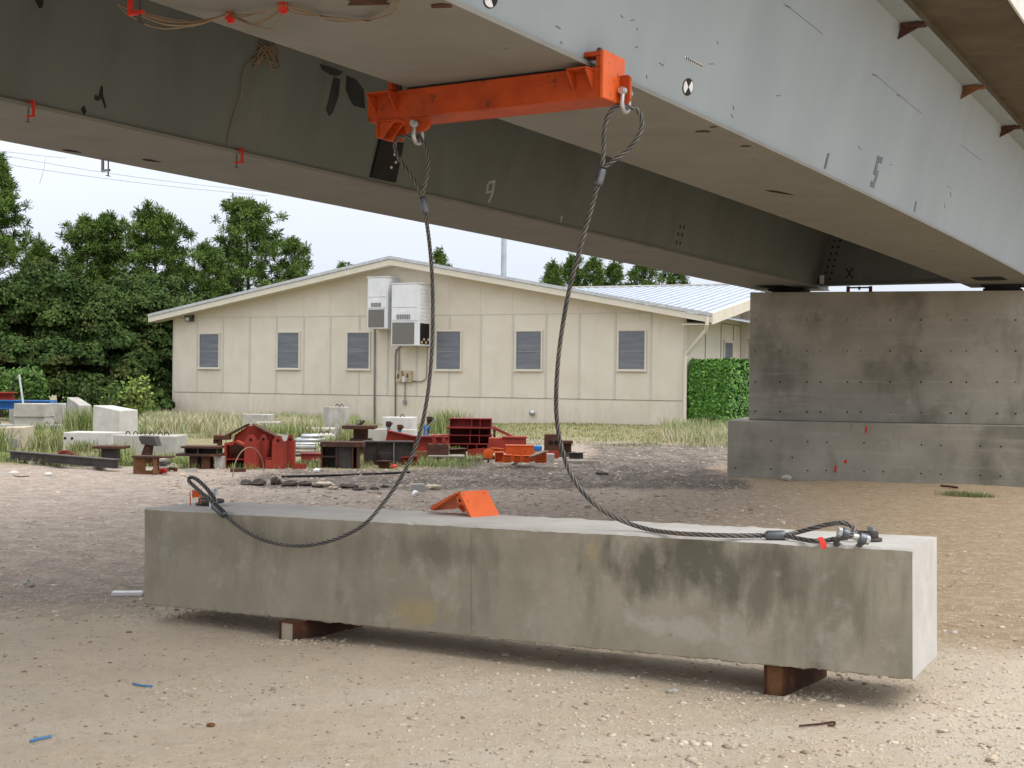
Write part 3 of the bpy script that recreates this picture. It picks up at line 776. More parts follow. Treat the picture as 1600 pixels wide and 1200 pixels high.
# lugs
def disc_poly(c, r, a0, a1, n=8):
    return [(c[0] + r * math.cos(a0 + (a1 - a0) * k / n), c[1] + r * math.sin(a0 + (a1 - a0) * k / n)) for k in range(n + 1)]
mb = MB()
pr = [(A0 - .0215, ZS0 - .01), (A0 - .0215, ZS0 + .155)] + [(A0 - .072, ZS0 + .155), (A0 - .085, ZS0 + .14), (A0 - .085, ZS0 + .02), (A0 - .06, ZS0 - .01)]
mb.prism([(x, .195, z) for x, z in pr], (0, .028, 0))
spart('lug', mb, K['orangeshaded'], .003)
mb = MB()
pr = [(1.19, ZS0 - .001)] + [(1.19, ZS0 - .04)] + disc_poly((1.14, ZS0 - .055), .045, R(-30), R(-150)) + [(1.02, ZS0 - .03), (1.02, ZS0 - .001)]
pr = [(1.22, ZS0 - .001), (1.22, ZS0 - .085), (1.08, ZS0 - .085), (1.05, ZS0 - .06), (1.05, ZS0 - .001)]
mb.prism([(x, .0, z) for x, z in pr], (0, .028, 0))
spart('lug', mb, K['orangeshaded'], .003)

def shackle(label, origin, pin, bow, size=.1, mats='galv', group=None, bowm=None):
    """bow shackle: origin = middle of the pin, pin = pin axis, bow = direction from pin to bow"""
    pin = Vector(pin).normalized(); bow = Vector(bow).normalized(); bow = (bow - pin * bow.dot(pin)).normalized()
    nrm = pin.cross(bow)
    M = Matrix((pin, nrm, -bow)).transposed().to_4x4(); M.translation = origin
    r = size * .11; hw = size * .30
    o = empty('shackle', origin, 0, label, 'shackle', group)
    pts = [(-hw, 0, 0)]
    for k in range(13):
        q = math.pi * k / 12
        pts.append((-math.cos(q) * size * .40, 0, -size * .55 - math.sin(q) * size * .42))
    pts.append((hw, 0, 0))
    mb = MB()
    mb.tube(pts, r, 10, M)
    for sx in (-1, 1):
        mb.cyl((sx * (hw - r), 0, 0), (sx * (hw + r), 0, 0), size * .20, 14, M)
    mb.build('bow', K[bowm or mats], o, world=True, bevel=size * .012)
    mb = MB()
    mb.cyl((-hw - size * .22, 0, 0), (hw + size * .26, 0, 0), r * 1.05, 12, M)
    mb.cyl((-hw - size * .26, 0, 0), (-hw - size * .125, 0, 0), size * .17, 6, M)
    mb.cyl((hw + size * .125, 0, 0), (hw + size * .24, 0, 0), size * .16, 6, M)
    mb.build('pin', K[mats], o, world=True)
    return o
lugR = SM @ Vector((A0 - .052, .209, ZS0 + .062))
lugL = SM @ Vector((1.135, .014, ZS0 - .045))
shackle('silver bow shackle through the lug at the outer end of the spreader beam', lugR, tt, (0, 0, -1), .115, group='shackles on the orange spreader beam')
shackle('dull bow shackle hanging under the inner end of the spreader beam', lugL, tt, (0, 0, -1), .115, group='shackles on the orange spreader beam')

# ------------------------------------------------------------------ concrete beam on two steel bearers
FR, FRT = W(1426, 1064, 6.75), W(1430, 858, 6.75)
FL = W(226, 946, 9.13)
bx = (FL - FR).normalized()
by = Vector((-bx.y, bx.x, 0)).normalized()
if by.y < 0: by = -by
bz = bx.cross(by).normalized()
if bz.z < 0: bz = -bz
BL, BD, BH = (FL - FR).length, .66, (FRT - FR).length
BM = Matrix(((bx.x, by.x, bz.x, FR.x), (bx.y, by.y, bz.y, FR.y), (bx.z, by.z, bz.z, FR.z), (0, 0, 0, 1)))
def beam_pt(x, y, z): return BM @ Vector((x, y, z))
def on_top(px, py, h=0.0):
    d = ray(px, py); o = beam_pt(0, 0, BH + h)
    return CO + d * ((o - CO).dot(bz) / d.dot(bz))
mb = MB()
nxs, rsx = 300, random.Random(5)
cs = .012
ring = [(0, .008), (.008, 0), (BD - .008, 0), (BD, .008), (BD, BH - cs), (BD - cs, BH), (.06, BH), (cs, BH), (0, BH - cs), (0, BH - .05), (0, .05)]
NR = len(ring)
vs, fs, ii = [], [], []
for i in range(nxs + 1):
    x = BL * i / nxs
    for k, (y, z) in enumerate(ring):
        j = .004 * mn.noise((x * 6, k * 3.3, 1)) + .003 * mn.noise((x * 19, k * 5.1, 4)) if k not in (6, 9, 10) else 0.0
        rag = (.012 * max(0, mn.noise((x * 9, k, 7))) + .008 * rsx.random()) if z < .02 else 0
        if k in (7, 8, 0, 1):        # chipped arrises
            ch = .020 * max(0, mn.noise((x * 11, k // 2 * 7.7, 3)) - .30) + .035 * max(0, mn.noise((x * 3.1, k // 2 * 5.7, 9)) - .52)
            y, z = y + (ch if k in (8, 0) else ch * .3), z + (-ch if k in (7, 8) else ch)
        vs.append((x if 0 < i < nxs else x + j, y + (j if 0 < y < BD else j * .5), z + rag + (j if z > .1 else 0)))
for i in range(nxs):
    for k in range(NR):
        fs.append((i * NR + k, i * NR + (k + 1) % NR, (i + 1) * NR + (k + 1) % NR, (i + 1) * NR + k))
        ii.append(1 if k in (4, 5, 6, 7) else 0)
mb.V = [Vector(v) for v in vs]; mb.F = [list(f) for f in fs]; mb.I = ii; mb.S = [False] * len(fs)
mb.F.append(list(range(NR))[::-1]); mb.I.append(1); mb.S.append(False)
mb.F.append(list(range(nxs * NR, nxs * NR + NR))); mb.I.append(0); mb.S.append(False)
mb.V = [BM @ v for v in mb.V]
def bl(px, py, rx, rz_):
    p = W(px, py, front_d(px, 0)) - FR
    return ((p.x, 0, p.z), (rx, 0, rz_))
def front_d(px, gap):               # depth just in front of the concrete beam's face at this bearing
    d = ray(px, 600)
    o = beam_pt(0, -gap, 0)
    return (o - CO).dot(by) / d.dot(by)
K['beam'] = mat('stained_beam_concrete', (.295, .268, .205), (.385, .352, .28), 2.4, .3, .7, rough=.92, bump=.2, bscale=30, detail=9, layers=(
    dict(color=(.20, .185, .14), scale=2.2, stretch=(1.6, 1.6, .45), lo=.52, hi=.70, fac=.7),
    dict(color=(.42, .395, .34), scale=3.4, stretch=(1.2, 1.2, .8), lo=.56, hi=.70, fac=.6),
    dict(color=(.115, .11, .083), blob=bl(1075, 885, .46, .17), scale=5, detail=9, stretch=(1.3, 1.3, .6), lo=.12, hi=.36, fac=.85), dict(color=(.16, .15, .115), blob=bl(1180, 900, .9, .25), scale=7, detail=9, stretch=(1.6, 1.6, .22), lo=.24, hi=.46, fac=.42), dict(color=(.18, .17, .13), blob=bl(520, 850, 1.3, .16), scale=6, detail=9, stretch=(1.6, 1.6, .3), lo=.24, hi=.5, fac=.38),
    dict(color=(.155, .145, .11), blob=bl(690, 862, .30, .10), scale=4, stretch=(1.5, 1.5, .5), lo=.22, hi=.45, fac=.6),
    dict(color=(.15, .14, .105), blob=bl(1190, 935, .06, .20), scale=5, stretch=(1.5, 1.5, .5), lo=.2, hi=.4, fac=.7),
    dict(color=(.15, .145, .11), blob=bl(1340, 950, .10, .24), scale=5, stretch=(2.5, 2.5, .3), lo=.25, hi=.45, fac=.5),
    dict(color=(.19, .18, .145), blob=bl(300, 850, .5, .2), scale=3, lo=.2, hi=.5, fac=.5),
    dict(color=(.42, .33, .16), blob=bl(660, 955, .16, .12), scale=6, lo=.22, hi=.4, fac=.55),
    dict(color=(.42, .33, .18), blob=bl(925, 860, .04, .09), scale=6, lo=.2, hi=.4, fac=.5),
    dict(color=(.46, .44, .39), blob=bl(1060, 980, .35, .09), scale=7, lo=.25, hi=.42, fac=.6),
    dict(color=(.47, .44, .385), scale=9, detail=9, lo=.58, hi=.70, fac=.35),
    dict(color=(.07, .065, .055), scale=45, lo=.70, hi=.74, fac=.6)))
beam = mb.build('concrete_beam', [K['beam'], K['beamtop']], loc=(FR.x, FR.y, FR.z), world=True)
tag(beam, 'long square stained concrete beam lying on two rusty steel bearers in the yard', 'beam')
mb = MB()   # the form joint down its face
xj = (W(738, 930, front_d(738, 0)) - FR).dot(bx)
mb.prism([(xj, -.0045, .02), (xj + .003, -.0045, .02), (xj + .003, -.0045, BH - .05), (xj, -.0045, BH - .05)], (0, .002, 0))
mb.V = [BM @ v for v in mb.V]
mb.build('form_joint', K['conduit'], beam, world=True)

def channel_bearer(name, px, py, length, h, w, label, endmat):
    g = GG(px, py)
    # find the beam underside height here
    x = (g - FR).dot(bx)
    zt = min(beam_pt(x, .1, 0).z, beam_pt(x, .4, 0).z) + .004
    z0 = g.z - .03
    rz = math.atan2(by.y, by.x) - math.pi / 2 - .12
    o = empty(name, (g.x, g.y, z0), rz, label, 'steel bearer', 'rusty steel bearers under the concrete beam')
    H = zt - z0
    mb = MB()
    tk = .012
    mb.box(-w / 2, w / 2, 0, length, 0, tk); mb.box(-w / 2, w / 2, 0, length, H - tk, H)
    mb.box(-w / 2, -w / 2 + tk, 0, length, tk + .0005, H - tk - .0005); mb.box(w / 2 - tk, w / 2, 0, length, tk + .0005, H - tk - .0005)
    mb.build('box_section', K['rust'], o, bevel=.003)
    mb = MB(); mb.box(-w / 2 + tk + .001, w / 2 - tk - .001, .012, .02, tk + .001, H - tk - .001)
    mb.build('end_cap', K[endmat], o)
    return o
channel_bearer('steel_bearer', 447, 1000, .66, .12, .13, 'rusty steel bearer with a whitish end under the left part of the beam', 'conctan')
channel_bearer('steel_bearer', 1209, 1085, .60, .12, .12, 'rusty brown steel bearer under the right part of the beam', 'rustbright')

# ------------------------------------------------------------------ wire rope slings
def smooth_path(ctrl, step=.02):
    P = [Vector(p) for p in ctrl]
    P = [P[0] * 2 - P[1]] + P + [P[-1] * 2 - P[-2]]
    out = []
    for i in range(1, len(P) - 2):
        n = max(2, int((P[i + 1] - P[i]).length / step))
        for k in range(n):
            t = k / n
            a, b_, c, d = P[i - 1], P[i], P[i + 1], P[i + 2]
            out.append(.5 * ((2 * b_) + (c - a) * t + (2 * a - 5 * b_ + 4 * c - d) * t * t + (3 * b_ - a - 3 * c + d) * t ** 3))
    out.append(P[-2])
    return out
def rope(mb, path, r=.0142, pitch=.135, strands=6):
    up = Vector((.3, .5, .8)).normalized()
    acc = 0
    strs = [[] for _ in range(strands)]
    for i, p in enumerate(path):
        t = (path[min(i + 1, len(path) - 1)] - path[max(i - 1, 0)]).normalized()
        a = (up - t * up.dot(t)).normalized(); b_ = t.cross(a); up = a
        if i: acc += (p - path[i - 1]).length
        for k in range(strands):
            q = 2 * math.pi * (k / strands + acc / pitch)
            strs[k].append(p + (a * math.cos(q) + b_ * math.sin(q)) * r * .68)
    for k, s_ in enumerate(strs):
        mb.tube(s_, r * .31, 6, mi=k % 2)
def path_px(l): return [W(x, y, d) for x, y, d in l]
def ferrule(parent, p0, p1, r):
    mb = MB()
    d = p1 - p0
    prof = [(0, .62), (.10, .95), (.16, 1), (.9, 1), (.97, .92), (1, .7)]
    mb.tube([p0 + d * f for f, _ in prof], [r * k for _, k in prof], 14)
    return mb.build('ferrule', K['sleeve'], parent, world=True)
def loop_around(c, u, v, ru, rv, a0, a1, n):
    return [c + u * (ru * math.cos(a0 + (a1 - a0) * k / n)) + v * (rv * math.sin(a0 + (a1 - a0) * k / n)) for k in range(n + 1)]
# right sling
bowR = lugR - Vector((0, 0, .115 * .86))
dR = bowR.y
s1_ = empty('wire_rope_sling', (bowR.x, bowR.y, .8), 0, 'wire rope sling running down to the right end of the concrete beam', 'wire sling', 'wire rope slings between spreader and concrete beam')
top1, bot1 = W(941, 264, dR + .02), W(934, 290, dR + .02)
mb = MB()
eye = path_px([(941, 262, dR + .02), (943, 236, dR + .02), (944, 205, dR), (951, 179, dR - .01), (966, 164, dR - .005)]) + [bowR + Vector((0, 0, .018))] + path_px([(995, 171, dR + .01), (1003, 189, dR + .02), (999, 210, dR + .03), (984, 231, dR + .03), (963, 248, dR + .03), (943, 262, dR + .02)])
rope(mb, smooth_path(eye))
mb.build('upper_eye', [K['rope'], K['ropehighlight']], s1_, world=True)
ferrule(s1_, bot1, top1, .025)
lie = [on_top(x, y, .02) for x, y in ((1050, 832.5), (1100, 835.5), (1150, 837), (1195, 836.5))]
mainp = path_px([(934, 290, dR + .02), (925, 322, dR + .03), (914, 360, dR + .04), (901, 408, dR + .05), (889, 455, dR + .06), (879, 510, dR + .08), (872, 565, dR + .1), (869, 620, dR + .12), (871, 665, dR + .14), (881, 712, dR + .15), (897, 750, dR + .14), (925, 784, dR + .12), (960, 808, dR + .08), (1005, 825, dR + .03)])
mb = MB(); rope(mb, smooth_path(mainp + lie)); mb.build('rope', [K['rope'], K['ropehighlight']], s1_, world=True)
f0, f1 = on_top(1195, 836.5, .024), on_top(1227, 836.5, .026)
ferrule(s1_, f0, f1, .026)
shR = on_top(1334, 838, .055)
pinR = (W(1348, 833, 7) - W(1316, 824, 7.0)).normalized()
e1 = [f1, on_top(1245, 832, .03), W(1268, 826, on_top(1268, 838, .02).y + .02), W(1296, 819, on_top(1296, 832, .05).y + .06), W(1316, 817, shR.y + .07), W(1330, 821, shR.y + .06), W(1336, 831, shR.y + .03), W(1326, 838, shR.y - .01), on_top(1300, 843, .02), on_top(1275, 845.5, .018), on_top(1250, 842, .018), f1]
mb = MB(); rope(mb, smooth_path(e1)); mb.build('lower_eye', [K['rope'], K['ropehighlight']], s1_, world=True)
# red tag tied to the eye
g0 = on_top(1281, 844, .03)
mb = MB()
pp = [W(1278, 841, g0.y - .03), W(1286, 840, g0.y - .03), W(1292, 851, g0.y - .06), (W(1291, 857, g0.y - .08)), W(1284, 858, g0.y - .07), W(1280, 848, g0.y - .04)]
mb.prism(pp, (0, .008, .003))
tag(mb.build('tag', K['redtag'], loc=tuple(g0), world=True), 'red plastic tag tied on the wire rope at the right end of the concrete beam', 'tag')
# left sling
bowL = lugL - Vector((0, 0, .115 * .86))
dL = bowL.y
s2_ = empty('wire_rope_sling', (bowL.x, bowL.y, .8), 0, 'wire rope sling looping in front of the left half of the concrete beam', 'wire sling', 'wire rope slings between spreader and concrete beam')
fa, fb = W(660, 308, dL), W(665, 334, dL)
mb = MB()
eye = path_px([(660, 308, dL), (651, 289, dL), (636, 266, dL), (622, 245, dL + .01), (617, 228, dL + .02), (624, 214, dL + .01)]) + [bowL + Vector((0, 0, .018))] + path_px([(654, 212, dL - .01), (664, 228, dL - .02), (669, 248, dL - .02), (667, 275, dL - .01), (661, 300, dL), (660, 308, dL)])
rope(mb, smooth_path(eye), .0132); mb.build('upper_eye', [K['rope'], K['ropehighlight']], s2_, world=True)
ferrule(s2_, fb, fa, .023)
def front_d(px, gap):               # depth just in front of the concrete beam's face at this bearing
    d = ray(px, 600)
    o = beam_pt(0, -gap, 0)
    return (o - CO).dot(by) / d.dot(by)
fc = beam_pt((on_top(341, 794) - FR).dot(bx), -.012, BH + .022)
edge = on_top(352, 795.5, .025)
low = [(x, y, front_d(x, g_)) for x, y, g_ in ((352, 806, .045), (372, 822, .07), (398, 838, .10), (430, 849, .13), (468, 853, .16), (505, 848, .19), (540, 836, .21), (573, 816, .23))]
mid = [(606, 777, dL + .05), (632, 737, dL + .05), (651, 693, dL + .04), (664, 642, dL + .03), (672, 585, dL + .02), (676, 520, dL + .02), (676, 450, dL + .01), (672, 390, dL), (665, 334, dL)]
mb = MB(); rope(mb, smooth_path(path_px(low + mid)), .0128)
mb.build('rope', [K['rope'], K['ropehighlight']], s2_, world=True)
l0 = W(352, 806, front_d(352, .045)); l1 = W(333, 788, on_top(333, 793, .03).y)
ferrule(s2_, l0, l1, .026)
shL = on_top(322, 785, .05)
dd = l1.y
e2 = [l1] + path_px([(327, 779, dd + .05), (316, 771, dd + .1), (304, 760, dd + .16), (295, 751, dd + .2), (297, 746, dd + .22), (306, 748, dd + .2), (317, 757, dd + .16), (327, 768, dd + .12), (336, 781, dd + .05)]) + [l1]
mb = MB(); rope(mb, smooth_path(e2, .012), .0138); mb.build('lower_eye', [K['rope'], K['ropehighlight']], s2_, world=True)
# shackles and lifting points standing on the beam
def swivel(label, base, ux, uy):
    """forged swivel hoist ring bolted to the beam"""
    o = empty('hoist_ring', base, 0, label, 'hoist ring', 'hoist rings on the concrete beam')
    uz = Vector(bz)
    M = Matrix((ux, uy, uz)).transposed().to_4x4(); M.translation = base
    mb = MB(); mb.cyl((0, 0, 0), (0, 0, .016), .055, 16, M); mb.cyl((0, 0, .0165), (0, 0, .05), .036, 14, M)
    mb.build('swivel_base', K['darksteel'], o, world=True, bevel=.003)
    mb = MB(); mb.cyl((0, 0, .0505), (0, 0, .075), .022, 6, M)
    mb.build('bolt_head', K['greysteel'], o, world=True, bevel=.002)
    mb = MB()
    pts = [(.04 * math.sin(q) * 1.15 - .03, -.075 * math.cos(q), .030 + .0 * q) for q in [math.pi * 2 * k / 20 for k in range(20)]]
    mb.tube([(x * 1.5 - .03, y, .03) for x, y, z in pts], .015, 8, M, closed=True)
    mb.build('ring', K['darksteel'], o, world=True)
    return o
swivel('dark hoist ring bolted flat near the right end of the concrete beam', on_top(1362, 845, .002), -bx, by)
swivel('dark hoist ring bolted on the left end of the concrete beam', on_top(318, 789, .002), bx, by)
shackle('silver bow shackle lying on the right end of the concrete beam', shR, pinR, (on_top(1356, 848, .02) - shR), .15, group='shackles on the concrete beam', bowm='sleeve')
shackle('grey shackle standing in the sling eye on the left end of the concrete beam', W(333, 769, shL.y + .06), (.5, -.8, .25), (-.2, .2, -1), .115, group='shackles on the concrete beam')
mb = MB()
c = W(306, 776, shL.y + .1)
mb.tube([c + Vector((-.035, 0, -.06)), c + Vector((-.04, 0, .03)), c + Vector((0, 0, .04)), c + Vector((.03, 0, .015)), c + Vector((.035, 0, -.05))], .004, 5)
mb.box(-.025, .025, -.003, .003, 0, .045, Matrix.Translation(c + Vector((0, 0, -.005))))
tag(mb.build('tie_tag', K['orange'], loc=tuple(c), world=True), 'small orange tag wired to the lifting gear at the left end of the concrete beam', 'tag')

# spare orange clamp lying on the concrete beam
cb = on_top(728, 812, .002)
Rr = Vector((.75, .66, 0)).normalized(); Xr = Vector((.66, -.75, 0)).normalized(); Zr = Vector((0, 0, 1))
CMx = Matrix((Xr, Rr, Zr)).transposed().to_4x4(); CMx.translation = on_top(717, 806, .002)
clampo = empty('orange_clamp', tuple(CMx.translation), 0, 'spare orange steel clamp bent like a roof lying on top of the concrete beam', 'clamp')
def cpart(name, poly, y0, y1, m_='orange', bev=.003):
    mb = MB(); mb.prism([(x, y0, z) for x, z in poly], (0, y1 - y0, 0), CMx)
    return mb.build(name, K[m_], clampo, world=True, bevel=bev)
cpart('face_plate', [(.125, 0), (.0, .155), (-.019, .14), (.101, 0)], 0, .235)
cpart('back_plate', [(-.02, .139), (-.031, .15), (-.30, .035), (-.29, .015), (-.275, .012)], .0, .2)
cpart('nut_block', [(-.012, .136), (-.05, .115), (-.035, .075), (.02, .068), (.03, .088)], .012, .06)
cpart('rib', [(.028, .085), (.02, .066), (.075, .0), (.098, .0)], .02, .032)
cpart('rib', [(-.06, .115), (-.12, .09), (-.20, .03), (-.14, .0), (-.08, .06)], .15, .162)
mb = MB(); mb.cyl(CMx @ Vector((-.004, .0115, .098)), CMx @ Vector((-.004, .009, .098)), .011, 10); mb.build('bolt_hole', K['dark'], clampo, world=True)

# ------------------------------------------------------------------ clamps and wiring on the girders
def c_clamp(px, py, m_, label, size=.1, flip=False):
    """G-clamp on a flange edge: top jaw on the flange, throat round the edge, screw below"""
    p = G(px, py, ZB)
    s, o = so_of(p)
    off = min((OFFN, OFFN + BW, OFFF, OFFF + BW), key=lambda v: abs(v - o))
    e = B(s, off, ZB); q, t, n = bframe(s)
    out = -n if off in (OFFN, OFFF) else n
    M = Matrix((out, t, Vector((0, 0, 1)))).transposed().to_4x4(); M.translation = e
    c = empty('c_clamp', tuple(e), 0, label, 'clamp', 'clamps on the girder flanges')
    k = size
    mb = MB()
    mb.box(-.20 * k, .45 * k, -.09 * k, .09 * k, .028, .028 + .16 * k, M)
    mb.box(.28 * k, .45 * k, -.09 * k, .09 * k, -.62 * k, .0275, M)
    mb.box(-.38 * k, .45 * k, -.09 * k, .09 * k, -.78 * k, -.621 * k, M)
    mb.build('frame', K[m_], c, world=True, bevel=.002)
    mb = MB(); mb.cyl((-.22 * k, 0, -1.15 * k), (-.22 * k, 0, -.003), .05 * k, 8, M); mb.cyl((-.22 * k, -.22 * k, -1.12 * k), (-.22 * k, .22 * k, -1.12 * k), .03 * k, 6, M)
    mb.build('screw', K['darksteel'], c, world=True)
c_clamp(14, 172, 'redtag', 'red clamp on the far girder flange at the left edge of the view', .085)
c_clamp(346, 243, 'redtag', 'red clamp on the far girder flange with a thin wire running up to it', .095)
c_clamp(140, 254, 'greysteel', 'grey clamp hanging off the outer edge of the far girder against the sky', .11)
c_clamp(176, 1, 'redtag', 'red clamp on the near girder flange where the cable bundle starts', .11)
for (x, y, lab) in ((360, 20, 'red block holding the sagging cable bundle under the near girder'), (443, 5, 'red block holding tangled cables under the near girder by the top of the view')):
    p = G(x, y, ZB)
    mb = MB(); mb.box(-.02, .02, -.02, .02, -.04, -.001, Matrix.Translation(p)); mb.cyl(p + Vector((0, 0, -.05)), p + Vector((0, 0, -.0405)), .014, 8)
    tag(mb.build('cable_holder', K['redtag'], loc=tuple(p), world=True, bevel=.003), lab, 'cable holder', 'red cable holders under the near girder')
rw = random.Random(11)
def wires(name, anchors, n, sag, label, spread=.03):
    mb = MB()
    for k in range(n):
        pts = []
        dz = sag * rw.uniform(.5, 1.15)
        jx = rw.uniform(-spread, spread); jy = rw.uniform(-spread, spread)
        for i in range(len(anchors) - 1):
            a, b_ = Vector(anchors[i]), Vector(anchors[i + 1])
            for j in range(9):
                f = j / 8
                w_ = math.sin(math.pi * f)
                pts.append(a.lerp(b_, f) + Vector((jx * w_ + .012 * mn.noise((k * 3.1, i + f * 4, 1)), jy * w_ + .012 * mn.noise((k * 2.3, i + f * 4, 8)), -dz * w_ * (b_ - a).length * .45 - .005 - .002 * k % .01)))
        mb.tube(pts, .0032, 5)
    o = mb.build(name, K['wire'], loc=tuple(anchors[0]), world=True)
    return tag(o, label, 'cable')
Wd = lambda x, y: tuple(G(x, y, ZB - .008))
wires('cable_bundle', [Wd(184, 4), Wd(358, 18)], 7, .42, 'tan cable bundle sagging from the red clamp under the near girder', .05)
wires('cable_bundle', [Wd(362, 20), Wd(442, 6)], 6, .5, 'brown tangled cables sagging between the two red holders', .06)
wires('cable_bundle', [Wd(446, 5), Wd(500, 22), Wd(575, 30), Wd(625, -4)], 4, .12, 'pale cables running right along the underside of the near girder', .05)
a = web_pt(*on_web(405, 85, 'far'), 'far', .02); b_ = web_pt(*on_web(360, 190, 'far'), 'far', .01); c = web_pt(*on_web(352, 238, 'far'), 'far', .02)
mb = MB(); mb.tube(smooth_path([a, web_pt(*on_web(379, 105, 'far'), 'far', .02), web_pt(*on_web(374, 150, 'far'), 'far', .015), b_, c], .1), .004, 5)
tag(mb.build('thin_wire', K['wire'], loc=tuple(c), world=True), 'thin pale wire running down the dark web of the far girder', 'wire')
a = web_pt(*on_web(408, 88, 'far'), 'far', .04)
mb = MB()
for k in range(7):
    q = [a + Vector((.10 * math.cos(u * .9 + k) * rw.uniform(.6, 1.2), .05 * math.sin(u + k), .08 * math.sin(u * 1.3 + k * 2) + .04 * rw.uniform(-1, 1))) for u in range(8)]
    mb.tube(smooth_path(q, .04), .006, 5)
tag(mb.build('wire_coil', K['wire'], loc=tuple(a), world=True), 'tangled coil of old wire stuck on the dark web of the far girder', 'wire coil')

# ------------------------------------------------------------------ building: low cream gabled block with metal roof
BL0 = W(269, 655, 52.5); BL0.z = 0
BR0 = W(1071, 667, 43.75); BR0.z = 0
e_ = (BR0 - BL0); WLEN = e_.length; e_.normalize()
bk = Vector((-e_.y, e_.x, 0))
brz = math.atan2(e_.y, e_.x)
bld = empty('building', BL0, brz, 'low cream panelled building with a shallow gable and metal roof behind the yard', 'building')
def on_fac(px, py, off=0.0):         # facade coordinates (along, height) where the sight line meets the wall plane; off = towards the yard
    d = ray(px, py)
    t = (BL0 - bk * off - CO).dot(bk) / d.dot(bk)
    p = CO + d * t - BL0
    return p.dot(e_), p.z
EAVE, APX = 3.98, on_fac(622, 412)[0]
APZ = on_fac(622, 412)[1]
slope = (APZ - EAVE) / APX
EVR = APZ - (WLEN - APX) * slope
DEPTH = 24.0
mb = MB()
mb.prism([(0, 0, -.4), (WLEN, 0, -.4), (WLEN, 0, EVR), (APX, 0, APZ), (0, 0, EAVE)], (0, .15, 0))
wl = mb.build('wall', K['wall'], bld)
mb = MB(); mb.box(0, .15, .151, DEPTH, -.4, EAVE - .05); mb.box(.151, WLEN - .151, DEPTH - .15, DEPTH, -.4, EAVE - .05)
mb.build('wall', K['wall'], bld)
# gable end of the cross wing along the right side
WK = 11.0
mb = MB()
mb.prism([(WLEN - .15, .151, -.4), (WLEN - .15, DEPTH - .151, -.4), (WLEN - .15, DEPTH - .151, EVR - .1), (WLEN - .15, WK, EVR + 1.6), (WLEN - .15, .151, EVR - .1)], (.15, 0, 0))
swl = mb.build('wall', K['wall'], bld)
# panel joints
def bat(u0, u1, z0, z1, m_='batten', par=None, y=-.014, w=.0):
    mb = MB(); mb.box(u0, u1, y, -.001, z0, z1); return mb
zlow = lambda u: on_fac(270, 612)[1] + (on_fac(1062, 626.5)[1] - on_fac(270, 612)[1]) * u / WLEN
zup = lambda u: on_fac(310, 497)[1] + (on_fac(1069, 487.5)[1] - on_fac(310, 497)[1]) * u / WLEN
mb = MB()
for px in (308, 348.5, 390, 432, 474.5, 516, 561, 606, 651.5, 702, 751, 801, 853, 905, 961, 1017):
    u = on_fac(px, 550)[0]
    mb.box(u - .035, u + .035, -.014, -.001, zlow(u) + .02, zup(u) - .01)
mb.box(0, .06, -.014, -.001, 0, 3.9)
mb.box(WLEN - .10, WLEN, -.014, -.001, 0, 3.9)
mb.build('joint_strips', K['batten'], wl)
mb = MB()
a, b_ = on_fac(270, 612), on_fac(1062, 626.5)
mb.box(.07, WLEN - .11, -.010, -.0015, zlow(WLEN / 2) - .009, zlow(WLEN / 2) + .009)
mb.build('lower_joint_line', K['jointline'], wl)
mb = MB()
mb.box(.07, WLEN - .11, -.012, -.0015, zup(WLEN / 2) - .008, zup(WLEN / 2) + .014)
for px in (308, 348.5, 390, 432, 474.5, 516, 561, 651.5, 702, 751, 801, 853, 905, 961, 1017):
    u = on_fac(px, 460)[0]
    top = min(EAVE + u * slope, EVR + (WLEN - u) * slope) - .35
    mb.box(u - .006, u + .006, -.004, -.001, zup(u) + .02, top)
    mb.box(u - .006, u + .006, -.004, -.001, 0, zlow(u) - .015)
mb.build('upper_joint_line', K['batten'], wl)
def window(x0, y0, x1, y1):
    a = on_fac(x0, y0); b_ = on_fac(x1, y1); c = on_fac(x0, y1)
    u0, u1, z1, z0 = a[0], b_[0], (a[1] + on_fac(x1, y0)[1]) / 2, (b_[1] + c[1]) / 2
    mb = MB()
    w = .055
    mb.box(u0 - w, u0, -.05, -.001, z0 - w, z1 + w); mb.box(u1, u1 + w, -.05, -.001, z0 - w, z1 + w)
    mb.box(u0 + .0005, u1 - .0005, -.048, -.001, z1, z1 + w); mb.box(u0 + .0005, u1 - .0005, -.048, -.001, z0 - w, z0)
    mb.box(u0 - w - .03, u1 + w + .03, -.08, -.0505, z0 - w - .02, z0 - w + .03)
    f = mb.build('window', K['fascia'], bld, bevel=.004)
    mb = MB()
    mb.box(u0 + .001, u1 - .001, -.020, -.0015, z0 + .001, z1 - .001)
    zm = z0 + (z1 - z0) * .47
    mb.build('pane', K['screen'], f)
    mb = MB()
    mb.box(u0 + .01, u1 - .01, -.030, -.0205, zm - .012, zm + .012)
    for x in (u0 + .002, u1 - .022): mb.box(x, x + .02, -.032, -.0205, z0 + .002, z1 - .002)
    mb.box(u0 + .023, u1 - .023, -.032, -.0205, z1 - .024, z1 - .002); mb.box(u0 + .023, u1 - .023, -.032, -.0205, z0 + .002, z0 + .022)
    mb.build('sash', K['greysteel'], f)
for w in ((313, 522, 342, 574), (435, 520, 467, 575), (544, 520, 577, 576), (683, 518, 719.5, 577), (807.5, 518, 845.5, 577), (967.5, 517, 1007.5, 577)):
    window(*w)
